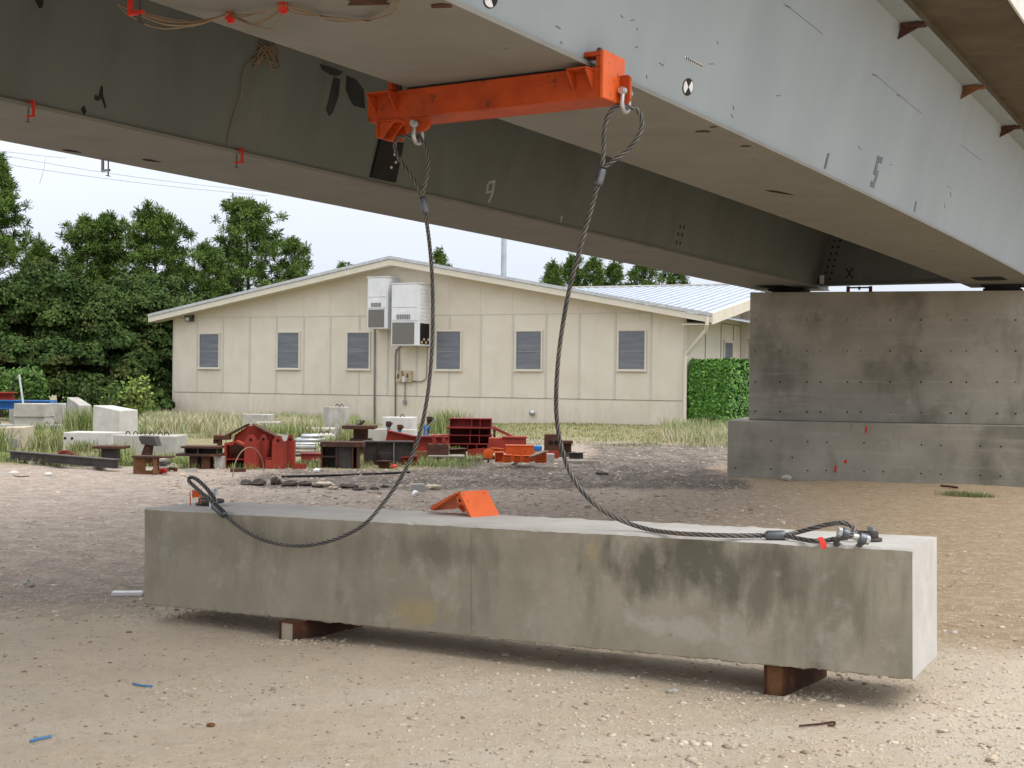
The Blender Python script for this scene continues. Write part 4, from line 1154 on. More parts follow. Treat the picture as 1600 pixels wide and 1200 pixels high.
# roof: front rake overhang, ridge, right slope, wing slope with valley
OV, RT = .55, .06
def rz_(u): return (EAVE + u * slope if u <= APX else EVR + (WLEN - u) * slope) + .12
mb = MB()
ul, ur = -.75, WLEN + 1.0
mb.prism([(ul, -OV, rz_(ul)), (APX, -OV, rz_(APX)), (APX, -OV, rz_(APX) + RT), (ul, -OV, rz_(ul) + RT)], (0, DEPTH + OV, 0))
mb.prism([(APX, -OV, rz_(APX)), (ur, -OV, rz_(ur)), (ur, -OV, rz_(ur) + RT), (APX, -OV, rz_(APX) + RT)], (0, DEPTH + OV, 0))
rf = mb.build('roof', K['roof'], bld)
mb = MB()
k = 0
while k * .45 < DEPTH:
    y = -OV + .05 + k * .45
    for a, b_ in ((ul + .01, APX - .05), (APX + .05, ur - .01)):
        za, zb = rz_(a) + RT + .001, rz_(b_) + RT + .001
        mb.prism([(a, y, za), (b_, y, zb), (b_, y, zb + .03), (a, y, za + .03)], (0, .04, 0))
    k += 1
mb.build('roof_ribs', K['roof'], rf)
mb = MB()
for a, b_ in ((ul, APX), (APX, ur)):
    mb.prism([(a, -OV - .03, rz_(a) - .21), (b_, -OV - .03, rz_(b_) - .21), (b_, -OV - .03, rz_(b_) - .01), (a, -OV - .03, rz_(a) - .01)], (0, .029, 0))
fs_ = mb.build('fascia', K['fascia'], bld)
mb = MB()
for a, b_ in ((ul, APX), (APX, ur)):
    mb.prism([(a, -OV - .06, rz_(a) + .0), (b_, -OV - .06, rz_(b_) + .0), (b_, -OV - .06, rz_(b_) + RT + .05), (a, -OV - .06, rz_(a) + RT + .05)], (0, .058, 0))
mb.build('rake_trim', K['galv'], fs_)
mb = MB()
for a, b_ in ((ul, APX), (APX, ur)):
    mb.prism([(a, -OV, rz_(a) - .21), (b_, -OV, rz_(b_) - .21), (b_, -OV, rz_(b_) - .19), (a, -OV, rz_(a) - .19)], (0, OV, 0))
mb.build('soffit', K['fascia'], bld)
# wing roof: triangle between right rake, wing ridge and valley
zr0 = rz_(ur) + RT; WZ = zr0 + 1.75
uv = APX + (rz_(APX) + RT - WZ) / slope
A_ = Vector((ur, -OV, zr0 - .02)); B_ = Vector((ur, WK, WZ)); C_ = Vector((uv, WK, WZ)); D_ = Vector((ur, DEPTH, zr0 - .2))
mb = MB()
mb.add([A_, B_, C_, A_ + Vector((0, 0, .05)), B_ + Vector((0, 0, .05)), C_ + Vector((0, 0, .05))], [(0, 2, 1), (3, 4, 5), (0, 1, 4, 3), (1, 2, 5, 4), (2, 0, 3, 5)])
mb.add([B_, D_, C_, B_ + Vector((0, 0, .05)), D_ + Vector((0, 0, .05)), C_ + Vector((0, 0, .05))], [(0, 2, 1), (3, 4, 5), (0, 1, 4, 3), (1, 2, 5, 4), (2, 0, 3, 5)])
wr = mb.build('wing_roof', K['roof'], bld)
mb = MB()
nr = 26
for i in range(1, nr):
    u = ur - (ur - uv) * i / nr
    f = (ur - u) / (ur - uv)                  # rib runs from the valley up to the ridge
    lo = A_.lerp(C_, f); hi = Vector((u, WK, WZ))
    mb.prism([lo + Vector((-.02, 0, .051)), lo + Vector((.02, 0, .051)), lo + Vector((.02, 0, .085)), lo + Vector((-.02, 0, .085))], hi - lo)
mb.build('roof_ribs', K['roof'], wr)
mb = MB()
mb.prism([A_ + Vector((.001, 0, -.30)), B_ + Vector((.001, 0, -.30)), B_ + Vector((.001, 0, .06)), A_ + Vector((.001, 0, .06))], (.03, 0, 0))
mb.prism([C_ + Vector((-.2, -.12, .052)), B_ + Vector((0, -.12, .052)), B_ + Vector((0, -.12, .10)), C_ + Vector((-.2, -.12, .10))], (0, .25, 0))
mb.build('wing_fascia', K['fascia'], wr)
mb = MB(); mb.prism([A_ + Vector((-1.0, 0, -.30)), A_ + Vector((0, 0, -.30)), B_ + Vector((0, 0, -.30)), B_ + Vector((-1.0, 0, -.30))], (0, 0, .02))
mb.build('soffit', K['fascia'], wr)
# gutter end, downspout, floodlight, wall fixtures
mb = MB()
pz = rz_(WLEN + .8)
p_ = [(ur - .12, -OV - .12, pz - .05), (ur - .12, -OV - .12, pz - .30), (ur - .2, -OV + .05, pz - .48), (WLEN + .03, -.10, pz - 1.25), (WLEN - .0, -.10, pz - 1.45), (WLEN - .0, -.10, .1)]
mb.tube(p_, .06, 6, sm=False)
mb.build('downspout', K['fascia'], bld)
u, z = on_fac(298, 498)
mb = MB(); mb.prism([(u - .16, -.16, z - .10), (u + .16, -.16, z - .10), (u + .18, -.16, z + .08), (u - .18, -.16, z + .10)], (0, .14, 0)); mb.prism([(u + .06, -.17, z - .12), (u + .2, -.17, z - .12), (u + .2, -.02, z + .12), (u + .06, -.02, z + .14)], (.005, 0, 0))
fl = mb.build('floodlight', K['darksteel'], bld, bevel=.01)
mb = MB(); mb.box(u - .13, u + .05, -.175, -.1605, z - .08, z + .05); mb.build('lens', K['galv'], fl)
u, z = on_fac(833, 645)
mb = MB(); mb.cyl((u, -.10, z), (u, -.001, z), .07, 12); mb.cyl((u, -.13, z), (u, -.1005, z), .10, 12); mb.build('wall_vent', K['galv'], bld)
def ac_unit(x0, y0, x1, y1, xs, prot, open_side):
    """wall-hung air conditioner: cabinet, door panels, louvres, coil grille"""
    a, b_ = on_fac(x0, y0, prot), on_fac(x1, y1, prot)
    u0, u1, z1, z0 = a[0], b_[0], a[1], b_[1]
    w, h = u1 - u0, z1 - z0
    mb = MB(); mb.box(u0, u1, -prot, -.001, z0, z1)
    c = mb.build('air_conditioner', K['acwhite'], bld, bevel=.015)
    mb = MB(); mb.box(u0 - .03, u1 + .03, -prot - .03, -.001, z1 + .001, z1 + .035); mb.build('lid', K['acwhite'], c)
    mb = MB()
    mb.box(u0 + .03, u1 - .05, -prot - .022, -prot - .001, z0 + h * .62, z1 - .03)
    mb.box(u0 + .03, u1 - .05, -prot - .018, -prot - .001, z0 + h * .405, z0 + h * .61)
    mb.build('door_panel', K['acwhite'], c, bevel=.004)
    mb = MB()
    for k in range(8):
        x = u0 + w * (.2 + .5 * k / 8); mb.box(x, x + w * .042, -prot - .024, -prot - .0185, z0 + h * .425, z0 + h * .505)
    mb.build('louvre', K['grille'], c)
    mb = MB(); mb.box(u0 + w * .32, u0 + w * .52, -prot - .022, -prot - .0185, z0 + h * .545, z0 + h * .575); mb.box(u0 + w * .68, u0 + w * .88, -prot - .026, -prot - .0225, z0 + h * .635, z0 + h * .648)
    mb.build('name_plate', K['white'], c)
    mb = MB(); mb.box(u0 + .05, u1 - w * .17, -prot - .012, -prot - .001, z0 + .05, z0 + h * .375); mb.build('coil_grille', K['grille'], c)
    if open_side:
        mb = MB(); mb.box(u1 + .001, u1 + .006, -prot * .92, -prot * .12, z0 + .06, z0 + h * .365); mb.build('open_bay', K['dark'], c)
        mb = MB()
        for k in range(4):
            q = -prot * (.8 - .18 * k); mb.cyl((u1 + .0065, q, z0 + .12 + .1 * (k % 2)), (u1 + .04, q, z0 + .12 + .1 * (k % 2)), .05, 8)
        mb.build('bay_fitting', K['panelbox'], c)
    mb = MB()
    n = 9
    for k in range(n):
        z = z0 + h * (.42 + .55 * k / n)
        mb.box(u1 + .001, u1 + .010, -prot + .06, -.08, z, z + .015)
    mb.build('side_seams', K['acwhite'], c)
ac_unit(574.5, 434, 605.5, 513.5, 616, .75, False)
ac_unit(612, 444, 654.5, 540, 668, .85, True)
mb = MB()
def cond(pts, r=.022):
    mb.tube([(on_fac(x, y)[0], -.045, on_fac(x, y)[1]) for x, y in pts], r, 6)
cond([(586, 514), (586, 664)], .035); cond([(629, 540), (620, 547), (618.5, 555), (618.5, 665)], .03); cond([(624, 541), (624, 580)]); cond([(645, 596), (660, 596), (667, 591), (668.5, 560), (668.5, 525)]); cond([(633.5, 598), (633.5, 627)])
mb.build('conduit', K['conduit'], bld)
for (x0, x1, y0, y1) in ((622, 630, 579, 597), (635.5, 645, 579, 597)):
    a, b_ = on_fac(x0, y0), on_fac(x1, y1)
    mb = MB(); mb.box(a[0], b_[0], -.16, -.001, b_[1], a[1]); bx_ = mb.build('switch_box', K['panelbox'], bld, bevel=.008)
    mb = MB(); m_ = (a[0] + b_[0]) / 2; zc_ = (a[1] + b_[1]) / 2; mb.box(m_ - .02, m_ + .02, -.2, -.1605, zc_ - .05, zc_ + .09); mb.build('handle', K['darksteel'], bx_)
a, b_ = on_fac(629.5, 588), on_fac(635, 597)
mb = MB(); mb.box(a[0], b_[0], -.12, -.001, b_[1], a[1]); mb.build('meter_box', K['acwhite'], bld, bevel=.006)
a = on_fac(633.5, 628); mb = MB(); mb.box(a[0] - .05, a[0] + .05, -.10, -.001, a[1] - .09, a[1] + .06); mb.build('outlet_box', K['greysteel'], bld)
# side wall of the wing: strips, window, window unit
mb = MB()
for y in (2.1, 4.0, 5.6):
    mb.box(WLEN + .001, WLEN + .014, y - .03, y + .03, 0, EVR - .1)
mb.box(WLEN + .0012, WLEN + .012, 4.05, 6.4, zup(WLEN) - .2, zup(WLEN) - .17)
mb.build('joint_strips', K['jointline'], swl)
mb = MB()
for y0, y1 in ((4.30, 4.38), (5.40, 5.48)): mb.box(WLEN + .001, WLEN + .06, y0, y1, 1.55, 3.2)
mb.box(WLEN + .001, WLEN + .055, 4.3805, 5.3995, 3.1, 3.2)
sw = mb.build('window', K['fascia'], bld)
mb = MB(); mb.box(WLEN + .002, WLEN + .02, 4.381, 5.399, 1.2, 3.099); mb.build('pane', K['screen'], sw)
mb = MB(); mb.box(WLEN + .0205, WLEN + .03, 4.40, 5.38, 2.12, 2.15); mb.build('sash', K['acwhite'], sw)
# small annex standing out behind the wing, with a dark recessed opening
mb = MB(); mb.box(WLEN + .02, WLEN + 2.2, 6.6, 9.5, -.3, 1.95)
mb.box(WLEN + .02, WLEN + 2.2, 6.6, 9.5, 3.3, EVR + .55)
mb.box(WLEN + .02, WLEN + .25, 6.6, 9.5, 1.951, 3.299); mb.box(WLEN + 1.15, WLEN + 2.2, 6.6, 9.5, 1.951, 3.299); mb.box(WLEN + .2505, WLEN + 1.1495, 7.2, 7.3, 1.951, 3.299)
an = mb.build('annex', K['wall'], bld)
mb = MB(); mb.box(WLEN + .2505, WLEN + 1.1495, 7.18, 7.199, 1.952, 3.298); mb.build('opening', K['black'], an)
mb = MB(); mb.box(WLEN + .1, WLEN + 2.0, 6.2, 6.599, 1.85, 1.92); mb.build('shelf', K['conduit'], an)

# grey pole behind the building
p = W(787, 420, 74); p.z = -.2
zt = W(787, 300, 74).z + 3
mb = MB(); mb.tube([(0, 0, 0), (0, 0, .5), (0, 0, zt)], [.2, .17, .14], 12); mb.cyl((0, 0, 0), (0, 0, .3), .28, 12)
tag(mb.build('pole', K['bark2'], loc=p), 'grey steel pole rising behind the building roof', 'pole')
# overhead cables at the left
mb = MB()
for (a, b_, sag) in ((W(-260, 190, 60), W(420, 300, 90), 0.4), (W(-260, 212, 60), W(420, 306, 90), .3), (W(-260, 180, 60), W(104, 247, 76), .3)):
    mb.tube([a.lerp(b_, k / 14) - Vector((0, 0, sag * math.sin(math.pi * k / 14))) for k in range(15)], .013, 4)
mb.tube([W(71, 245, 74), W(69, 262, 74), W(62, 287, 74)], .011, 4)
o = mb.build('overhead_cable', K['bark2'], loc=tuple(W(0, 240, 70)), world=True)
tag(o, 'thin overhead cables against the sky at the left under the bridge', 'cable')

# ------------------------------------------------------------------ vegetation
def leaf_quads(rng, C, size, up=.35, aspect=1.6, out=None):
    """one small quad per centre, randomly turned"""
    n = len(C)
    d = rng.normal(size=(n, 3)); d /= np.linalg.norm(d, axis=1)[:, None]
    if out is not None:
        d = d * .7 + out * .8
    d[:, 2] = d[:, 2] + up; d /= np.linalg.norm(d, axis=1)[:, None]
    a = np.cross(d, rng.normal(size=(n, 3))); a /= np.linalg.norm(a, axis=1)[:, None]
    b_ = np.cross(d, a)
    s = size * rng.uniform(.6, 1.3, (n, 1))
    a, b_ = a * s * aspect * .5, b_ * s * .5
    V = np.stack([C - a, C - b_ + a * .1, C + a, C + b_ + a * .1], 1).reshape(-1, 3)
    return V, np.arange(n * 4).reshape(n, 4)
def crown_points(rng, n_cl, n_leaf, cen, rad, cl_r, shell=.6, flat=1.0):
    """leaf centres: clumps spread through an ellipsoid, leaves on each clump's outer half"""
    P, O = [], []
    cen, rad = np.array(cen), np.array(rad)
    for _ in range(n_cl):
        d = rng.normal(size=3); d /= np.linalg.norm(d)
        if d[2] < -.55: d[2] *= .3
        c = cen + d * rad * rng.uniform(shell, 1.05)
        r = cl_r * rng.uniform(.6, 1.35)
        q = rng.normal(size=(n_leaf, 3)); q /= np.linalg.norm(q, axis=1)[:, None]
        q[:, 2] = np.abs(q[:, 2]) * .9 - .25
        rr = r * rng.uniform(.55, 1.12, (n_leaf, 1))
        P.append(c + q * rr * np.array([1, 1, .95 * flat])); O.append(q)
    return np.concatenate(P), np.concatenate(O)
def trunk_mb(rng, h, r, lean=.2, limbs=6, spread=2.0, z0=.45):
    mb = MB()
    top = Vector((lean * rng.normal(), lean * rng.normal(), h))
    pts = [Vector((0, 0, -.2)), Vector((0, 0, h * .3)) + top * .04, top * .65, top]
    mb.tube(smooth_path(pts, .5), [r * (1 - .75 * k / max(1, len(smooth_path(pts, .5)) - 1)) for k in range(len(smooth_path(pts, .5)))], 8)
    for k in range(limbs):
        f = z0 + (1 - z0) * (k + .5) / limbs
        b0 = top * f; q = k * 2.4 + rng.uniform(0, 1)
        L = spread * (1.1 - f * .6)
        b1 = b0 + Vector((math.cos(q) * L, math.sin(q) * L, L * .45))
        mb.tube([b0, b0.lerp(b1, .5) + Vector((0, 0, .1)), b1], [r * .4, r * .25, r * .08], 6)
    return mb
def broad_tree(seed, h, rx, label, loc, n_cl=70, n_leaf=460, size=.14, m_='leaf', group=None, name='broadleaf_tree', base=.28):
    rng = np.random.default_rng(seed)
    o = empty(name, loc, 0, label, 'tree', group)
    trunk_mb(rng, h * .75, .16, limbs=8, spread=rx * .7).build('trunk', K['bark'], o)
    cz = h * (base + 1) / 2
    P, Oo = crown_points(rng, n_cl, n_leaf, (0, 0, cz), (rx, rx, h * (1 - base) / 2), rx * .30, .35)
    V, Fq = leaf_quads(rng, P, size, out=Oo)
    npmesh('crown', V, Fq, K[m_], o)
    return o
def tuft_quads(rng, C, r, n, w=.042, ln=.24, up=.35):
    """pine tufts: needles fanning out from each shoot tip"""
    m = len(C)
    d = rng.normal(size=(m, n, 3)); d[:, :, 2] += up
    d /= np.linalg.norm(d, axis=2)[:, :, None]
    c = C[:, None, :] + d * r * rng.uniform(.15, .75, (m, n, 1))
    a = d * ln * rng.uniform(.6, 1.2, (m, n, 1)) * .5
    b_ = np.cross(d, rng.normal(size=(m, n, 3))); b_ /= np.linalg.norm(b_, axis=2)[:, :, None]; b_ *= w * .5
    V = np.stack([c - a - b_ * .6, c - a + b_ * .6, c + a + b_, c + a - b_], 2).reshape(-1, 3)
    return V, np.arange(m * n * 4).reshape(-1, 4)
def pine_tree(seed, h, rad, label, loc, base=.35, n_br=70, tufts=5, n=26, group=None, shape=.6, tr=.16, tuft_r=.42):
    rng = np.random.default_rng(seed)
    o = empty('pine_tree', loc, 0, label, 'tree', group)
    mb = MB()
    lean = rng.normal(size=2) * .2
    mb.tube([(0, 0, -.2), (lean[0] * .3, lean[1] * .3, h * .5), (lean[0], lean[1], h * .97)], [tr, tr * .65, .03], 8)
    C = []
    for k in range(n_br):
        f = base + (1 - base) * (k + rng.uniform(0, 1)) / n_br
        q = k * 2.4 + rng.uniform(0, .8)
        L = rad * (1 - ((f - base) / (1 - base)) ** 1.7) ** shape * rng.uniform(.45, 1.15) + .15
        b0 = Vector((lean[0] * f, lean[1] * f, h * f * .97)); b1 = b0 + Vector((math.cos(q) * L, math.sin(q) * L, L * rng.uniform(.15, .55)))
        mb.tube([b0, b1], [tr * .28 * (1.1 - f), .012], 5)
        for j in range(tufts):
            g = rng.uniform(.45, 1.06)
            p = b0.lerp(b1, g)
            C.append((p.x + rng.normal() * L * .12, p.y + rng.normal() * L * .12, p.z + abs(rng.normal()) * .18))
    mb.build('trunk', K['bark'], o)
    V, Fq = tuft_quads(rng, np.array(C), tuft_r, n * 2)
    npmesh('crown', V, Fq, K['pine'], o)
    return o
def tree_at(px, ytop, d):
    p = W(px, ytop, d); h = p.z; p.z = -.1
    return p, h
TB = 'broadleaf trees along the left edge of the yard'
for i, (px, yt, d, rx, lab) in enumerate((
        (-60, 430, 55, 2.6, 'dark broadleaf tree at the left edge of the view below the tallest pine'),
        (45, 415, 57, 2.5, 'dark green broadleaf tree between the left edge and the round pines'),
        (130, 428, 56, 2.6, 'broad leafy tree standing below the round topped pine'),
        (205, 440, 58, 2.5, 'dense leafy tree right beside the building end, below the twin pines'),
        (268, 435, 63, 2.6, 'leafy tree rising behind the left eave of the building'),
        (345, 462, 68, 2.6, 'low leafy tree mostly hidden behind the roof below the tall open pine'))):
    p, h = tree_at(px, yt, d)
    broad_tree(40 + i, h, rx, lab, p, group=TB, n_cl=100, n_leaf=780, base=.08, size=.105)
for i, (px, yt, d, rx, lab) in enumerate(((-170, 425, 57, 2.7, 'broadleaf tree just beyond the left edge of the view'), (-290, 440, 59, 2.7, 'broadleaf tree second beyond the left edge of the view'), (-420, 430, 60, 2.8, 'broadleaf tree farthest beyond the left edge of the view'))):
    p, h = tree_at(px, yt, d)
    broad_tree(50 + i, h, rx, lab, p, group=TB, n_cl=60, n_leaf=420, base=.05, size=.14)
for i, (px, yt, d, rx, lab) in enumerate(((5, 520, 52.5, 1.9, 'low rounded bush under the trees at the left edge'), (95, 535, 53.0, 2.0, 'low dark bush under the trees beyond the concrete blocks'), (185, 525, 54.0, 1.9, 'low dark bush under the trees nearest the building corner'), (250, 540, 57.0, 1.7, 'dark bush filling the gap at the building corner'), (222, 598, 51.5, 1.0, 'low bush tucked in behind the yellowing sapling'), (150, 590, 51.5, 1.2, 'low bush in the dark gap behind the tall pale block'))):
    p, h = tree_at(px, yt, d)
    broad_tree(60 + i, h, rx, lab, p, group='bushes under the trees', n_cl=50, n_leaf=420, name='bush', base=.0, size=.13)
TP = 'pine trees behind the left trees'
for i, (px, yt, d, rad, sh, nb, lab, ba) in enumerate((
        (-18, 238, 62, 1.75, .45, 90, 'tall dense pine cut off by the left edge of the view', .3),
        (58, 380, 68, .95, .5, 44, 'small pine between the left edge pine and the round topped pine', .3),
        (128, 342, 70, 1.55, .35, 62, 'round topped pine, left one of the pair in the middle', .38),
        (178, 338, 71, 1.15, .5, 46, 'narrow pine top squeezed between two rounder pines', .4),
        (250, 328, 70, 1.95, .35, 85, 'broad dense pine with a rounded bright green top', .35),
        (322, 385, 69, 1.25, .45, 50, 'lower pine at the right foot of the broad dense pine', .3),
        (394, 312, 72, 2.15, .5, 84, 'tallest open pine with gaps in its crown above the roof', .35),
        (458, 372, 73, 1.05, .5, 34, 'small loose pine leaning out right of the tallest open pine', .3))):
    p, h = tree_at(px, yt, d)
    pine_tree(80 + i, h, rad * 1.15, lab, p, ba, int(nb * 1.15), 5, 30, TP, sh)
TR = 'pines behind the building roof'
for i, (px, yt, d, rad, lab) in enumerate((
        (541, 410, 95, .8, 'tiny pine top showing over the left roof slope'),
        (692, 392, 95, 1.3, 'round tree top showing just right of the roof ridge'),
        (862, 412, 84, 1.2, 'leftmost pine top above the right roof slope'),
        (888, 400, 86, 1.4, 'tallest pine top above the right roof slope beside the wire rope'),
        (925, 403, 85, 1.2, 'pointed pine top between the rope and the roof valley'),
        (962, 408, 86, 1.3, 'pine top just left of where the bridge flange meets the trees'),
        (1000, 404, 84, 1.5, 'dark pine top partly covered by the bridge flange'),
        (1050, 408, 86, 1.7, 'rightmost pine top under the bridge flange'))):
    p, h = tree_at(px, yt, d)
    pine_tree(100 + i, h, rad, lab, p, .35, 42, 5, 26, TR, .6, .14)
# hedge: clipped block of small leaves
hp = BR0 + e_ * .12 + bk * .03
hed = empty('hedge', hp, brz, 'clipped bright green box hedge at the right corner of the building', 'hedge')
rng = np.random.default_rng(5)
HW, HD, z0, z1 = 1.30, 5.2, .15, 2.32
P, Nn = [], []
for (face, n) in (('f', 5200), ('r', 9000), ('t', 3600), ('l', 1500)):
    u, v = rng.uniform(0, 1, n), rng.uniform(0, 1, n)
    dep = np.abs(rng.normal(0, .06, n)) - .05
    if face == 'f': P.append(np.stack([u * HW, dep, z0 + v * (z1 - z0)], 1)); Nn.append(np.tile([0, -1, .25], (n, 1)))
    if face == 'l': P.append(np.stack([dep, u * HD, z0 + v * (z1 - z0)], 1)); Nn.append(np.tile([-1, 0, .25], (n, 1)))
    if face == 'r': P.append(np.stack([HW - dep, u * HD, z0 + v * (z1 - z0)], 1)); Nn.append(np.tile([1, 0, .25], (n, 1)))
    if face == 't': P.append(np.stack([u * HW, v * HD, z1 - dep + .03], 1)); Nn.append(np.tile([0, 0, 1], (n, 1)))
P = np.concatenate(P); Nn = np.concatenate(Nn)
P += rng.normal(0, .022, (len(P), 3)) + np.array([[0, 0, .05 * mn.noise((a * 2.2, b_ * 2.2, c * 2.2)) + .03 * mn.noise((a * 7, b_ * 7, c * 7))] for a, b_, c in P])
Vv, Fq = leaf_quads(rng, P, .085, up=.1, out=Nn)
npmesh('foliage', Vv, Fq, K['hedge'], hed)
mb = MB()
for k in range(4):
    for j in range(2): mb.cyl((.35 + j * .55, .4 + k * 1.1, -.2), (.35 + j * .55, .4 + k * 1.1, 2.0), .03, 6)
mb.box(.18, HW - .18, .18, HD - .18, .4, z1 - .2)
mb.build('twig_core', K['bark'], hed)
# vine covered shrub and sapling at the edge of the trees
def small_shrub(name, seed, px, py, ytop, rx, m_, label, n=900, size=.14, d=None, arch=0.0):
    rng = np.random.default_rng(seed)
    g = GG(px, py) if d is None else W(px, py, d)
    if d: g.z = 0
    h = (py - ytop) * g.y / F if not d else W(px, ytop, d).z
    o = empty(name, g, 0, label, 'shrub')
    mb = MB(); C = []
    for k in range(9):
        q = rng.uniform(0, 6.28); L = rx * rng.uniform(.3, 1)
        a = Vector((0, 0, 0)); b_ = Vector((math.cos(q) * L * .5 + arch * .3, math.sin(q) * L * .5, h * rng.uniform(.6, .95))); c = Vector((math.cos(q) * L + arch, math.sin(q) * L, h * rng.uniform(.45, 1)))
        pth = smooth_path([a, b_, c], .1)
        mb.tube(pth, .018, 5)
        for p in pth[len(pth) // 4:]:
            for _ in range(max(1, n // 250)): C.append(np.array(p) + rng.normal(0, .14, 3))
    mb.build('stem', K['bark'], o)
    V, Fq = leaf_quads(rng, np.array(C), size, up=.6); npmesh('foliage', V, Fq, K[m_], o)
    return o
small_shrub('vine_shrub', 1, 62, 650, 578, .9, 'vine', 'bright green arching vine shrub behind the concrete block stack', 5000, .095, d=48, arch=-.8)
small_shrub('vine_shrub', 2, 20, 650, 585, 1.2, 'vine', 'rounded green vine shrub at the left edge behind the blue beam', 5000, .095, d=49)
small_shrub('vine_shrub', 3, 135, 655, 612, .8, 'leaf', 'dark green shrub left of the yellowing sapling', 4000, .09, d=46)
small_shrub('sapling', 4, 212, 665, 592, .75, 'yleaf', 'slender sapling with yellowing leaves near the building corner', 1800, .085, d=44)
small_shrub('sapling', 5, 196, 665, 600, .6, 'vine', 'green leafy sapling leaning beside the yellowing one', 2200, .085, d=45)

# ------------------------------------------------------------------ the scrap and block pile at the edge of the yard
def spot(px, py, d=None):
    """ground point under a thing and metres per photograph pixel there"""
    if d is None:
        g = GG(px, py)
    else:
        g = W(px, py, d); g.z = gz(g.x, g.y)
    return g, g.y / F
def loops(parent, xs, y, z, r=.07, m_='darksteel'):
    for x in xs:
        mb = MB()
        mb.tube([(x + r * math.cos(q) * .7, y, z - .03 + r * 1.5 * math.sin(q)) for q in [math.pi * k / 8 for k in range(9)]], .012, 6)
        mb.build('lifting_loop', K[m_], parent)
GB = 'concrete blocks lying in the yard'
def block(px, base, w, h, dep, rz, label, m_='conc', d=None, lp=(), zoff=0, lean=0, group=GB, name='concrete_block'):
    g, k = spot(px, base, d)
    if d is not None and zoff == 0:
        pass
    W_, H_ = w * k, h * k
    mb = MB()
    r0 = random.Random(int(px * 7 + base))
    j = lambda: r0.uniform(-.012, .012)
    vs = [(-W_ / 2 + j(), j(), -.05), (W_ / 2 + j(), j(), -.05), (W_ / 2 + j(), dep + j(), -.05), (-W_ / 2 + j(), dep + j(), -.05),
          (-W_ / 2 + j(), j(), H_ + lean + j()), (W_ / 2 + j(), j(), H_ - lean + j()), (W_ / 2 + j(), dep + j(), H_ - lean + j()), (-W_ / 2 + j(), dep + j(), H_ + lean + j())]
    mb.add(vs, [(0, 3, 2, 1), (4, 5, 6, 7), (0, 1, 5, 4), (1, 2, 6, 5), (2, 3, 7, 6), (3, 0, 4, 7)])
    o = mb.build(name, K[m_], loc=(g.x, g.y, g.z + zoff), rz=rz, bevel=.018)
    tag(o, label, 'block', group)
    if lp: loops(o, [q * W_ for q in lp], dep * .3, H_)
    return o
# left stack
block(44, 683, 126, 16, 1.0, .05, 'long low slab with lifting loops under the block stack at the left edge', d=37, lp=(-.40, -.2, -.08, .05, .18, .3), name='concrete_slab')
zs = 16 * 37 / F
block(45, 683, 47, 14, .9, .03, 'lower grey block of the stack at the left edge', d=37.15, zoff=zs + .005)
block(45, 683, 48.5, 18, .9, .02, 'upper grey block on top of the stack at the left edge', d=37.1, zoff=zs + 14.3 * 37 / F + .01, lp=(-.1,))
block(30, 660, 32, 37, .7, .0, 'pale block showing behind the top of the left edge stack', 'conclight', d=39.5)
block(88, 690, 28, 46, .5, .3, 'broken grey slab standing behind the weeds right of the stack', d=38.5)
block(114, 690, 26, 47, .5, -.4, 'chipped pale slab chunk standing nearest the dark shrubs', d=39.5, lean=.12)
block(17, 706, 37, 36, .8, .06, 'tan rust stained block with a grey plate at the left edge', 'conctan', d=29.5)
g, k = spot(17, 706, 29.44)
mb = MB(); mb.box(-.10, .16, -.02, .0, .06, .26)
tag(mb.build('metal_plate', K['greysteel'], loc=(g.x - .02, g.y - .02, g.z), bevel=.004), 'small grey metal plate leaning on the tan rust stained block', 'plate')
block(165, 700, 52, 54, .7, -.42, 'tall pale block with a slanted top behind the long white block', 'conclight', d=33.5, lean=.05)
bo = block(136, 711, 79, 31, .75, -.10, 'long white block with two small holes in its face', 'conclight', d=29)
for q in (-.9, -.62):
    mb = MB(); mb.cyl((q * .55, -.012, .30), (q * .55, .03, .30), .028, 10); mb.build('hole', K['dark'], bo)
block(225, 716, 100, 33, .8, -.05, 'long mottled block with rebar loops beside the rusty stand', 'conc', d=27.6, lp=(-.32, -.2, -.08, .06, .2, .3))
block(529, 690, 33, 55, .6, .35, 'tall grey cube with lifting loops near the wall behind the spool column', 'conc', d=35, lp=(.0, .2))
block(492, 690, 58, 26, .6, .05, 'low grey slab left of the tall cube with loops', 'conc', d=33.5, lp=(-.2, -.05), name='concrete_slab')
block(507, 692, 34, 24, .6, .3, 'small sloping block in front of the tall cube with loops', 'conclight', d=31.0, lp=(-.1, .15))
block(620, 694, 47, 47, .7, -.12, 'streaked white block standing behind the blue posts', 'conclight', d=32.5, lp=(.12,))
block(580, 697, 50, 31, .6, .0, 'grey block in the shade of the rusty spool column', 'conc', d=31.5)
block(634, 697, 30, 30, .5, .0, 'low white step block right of the streaked white block', 'conclight', d=31.8)
block(418, 688, 36, 27, .6, .1, 'flat grey slab pile in the dry grass behind the red frame', 'conc', d=36, name='concrete_slab')
block(398, 690, 42, 34, .6, -.1, 'thin stacked slab against the wall behind the red frame', 'conc', d=38, name='concrete_slab')
